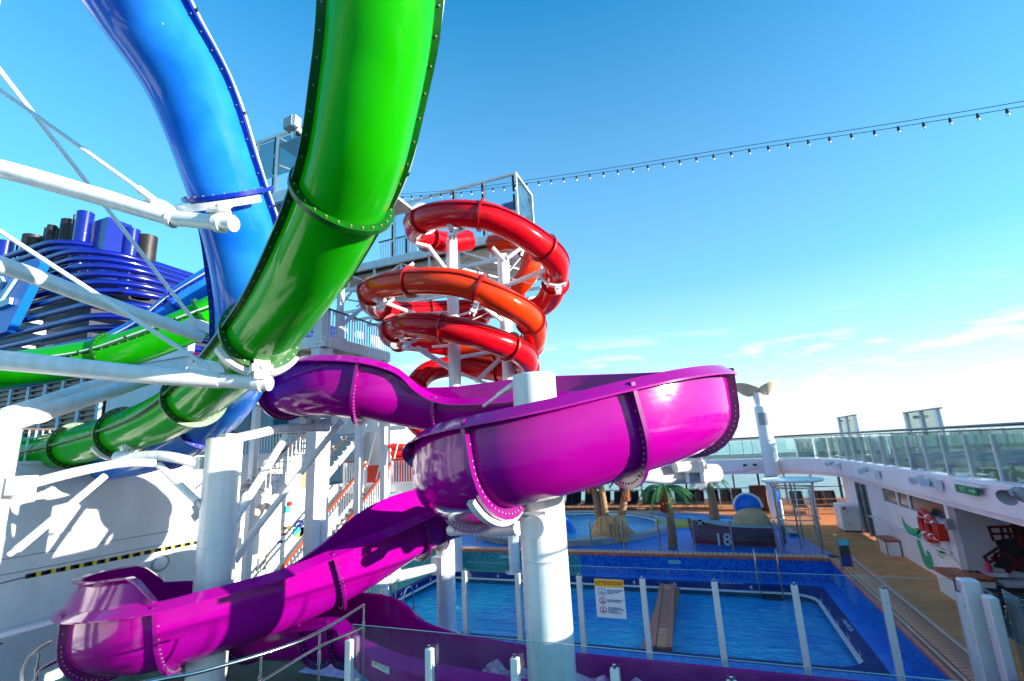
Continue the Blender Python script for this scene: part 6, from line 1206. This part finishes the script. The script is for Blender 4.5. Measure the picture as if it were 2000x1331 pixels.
for i, (x, y) in enumerate(((7.4, 9.2), (7.5, 11.0), (7.4, 13.0))):
    t = thing('folded_parasol', ('first', 'second', 'third')[i] + ' slim cream post from the right edge behind the sun deck glass', 'post', (x, y, -1.1)); MB().tube([V((x, y, -1.1)), V((x, y, -.2)), V((x, y, .0))], [.09, .08, .05], 14).build('sleeve', M['beige'], t); MB().lathe((x, y, 0), [(.2, -1.1), (.2, -1.04), (.05, -1.02)], 16, False).build('base', M['grey'], t)
# lower right loungers in shade
for i, (px_, py_) in enumerate(((1925, 1150), (1955, 1172), (1982, 1192), (2010, 1222))):
    q = Q(px_, py_, z=ZT + .34); lounger('shaded_lounger', 'navy lounger in the shade below the painted chair, ' + ('first', 'second', 'third', 'fourth')[i] + ' from the white box', (q.x + .6, q.y, ZT), rad(-90), rad(8), 'mesh', 'navy loungers in the shade at the lower right', ZT)
tag(MB().bbox(4.9, 9.2, 6, 15.1, ZT, ZT + .012, .005).build('shaded_deck_sheet', M['floord']), 'dark blue deck mat under the shaded loungers', 'mat')  # dark sheet over the tan deck, its shade put in the colour
# runout sticker
F = next(f for f in pfr if PX(f[0])[0] > 742 and f[0].y < 9.0 and f[0].x > -5.85 and f[0].z < -3.3)
s_ = thing('caution_sticker', 'white caution sticker with a yellow triangle on the purple runout wall', 'sticker', F[0]); o_ = F[0] + F[2] * .675 + F[3] * .06; ax = F[1] if F[1].x > 0 else -F[1]; ay = F[3]; nn = F[2]
MB().para(o_ + nn * .004, ax * .2, ay * .085, nn * .003).build('label', M['line'], s_, sm=False); m = MB(); b_ = o_ + nn * .01 - ax * .13; m.add([b_ - ax * .05 - ay * .045, b_ + ax * .05 - ay * .045, b_ + ay * .05], [(0, 1, 2)]); m.build('triangle', M['yellow'], s_, sm=False)
text('lettering', 'CAUTION\nDO NOT STAND\nIN SLIDE', .04, M['bluetxt'], s_, o_ + nn * .009 + ax * .05, ax, ay, .0005)
# legs of the runout
for i, x in enumerate((-7.3, -6.2, -4.9, -3.4, -1.8)): t = thing('runout_leg', 'white stub leg under the purple runout, number from the left: ' + ('first', 'second', 'third', 'fourth', 'fifth')[i], 'support leg', (x, 8.6, ZD), 'stub legs of the runout'); MB().lathe((x, 8.6 + (.5 if i < 2 else 0), 0), [(.09, ZD), (.09, -4.4)], 14, True).build('tube', M['whiteg'], t); MB().lathe((x, 8.6 + (.5 if i < 2 else 0), 0), [(.16, ZD), (.16, ZD + .03)], 14, True).build('foot', M['whiteg'], t)
# string lights
cp = [P(700, 392, 22.5), P(780, 385, 21), P(900, 376, 19.6), P(1040, 357, 18), P(1200, 334, 16.4), P(1400, 302, 14.9), P(1550, 279, 13.8), P(1700, 257, 12.9), P(1850, 233, 12.0), P(2000, 208, 11.2), P(2150, 180, 10.5)]
li = thing('string_lights', 'festoon of dark bulbs on a double cable crossing the sky', 'string lights', cp[4]); cat_ = catmull(cp, .1); MB().tube(cat_[::3], .008, 6).build('cable', M['dark'], li); MB().tube([p + V((0, 0, .13)) for p in cat_[::3]], .008, 6).build('support_wire', M['dark'], li)
s0 = b0 = None; k = 4; base = cat_[4]
sk = MB(); sk.tube([base + V((0, 0, .02)), base - V((0, 0, .09))], [.022, .038], 8); s0 = sk.build('socket', M['dark'], li); bb = MB().ell(base - V((0, 0, .14)), (.032, .032, .04), 8, 6).build('bulb', M['bulb'], li)
for i in range(9, len(cat_), 5): d = cat_[i] - base; inst(s0, d); inst(bb, d)
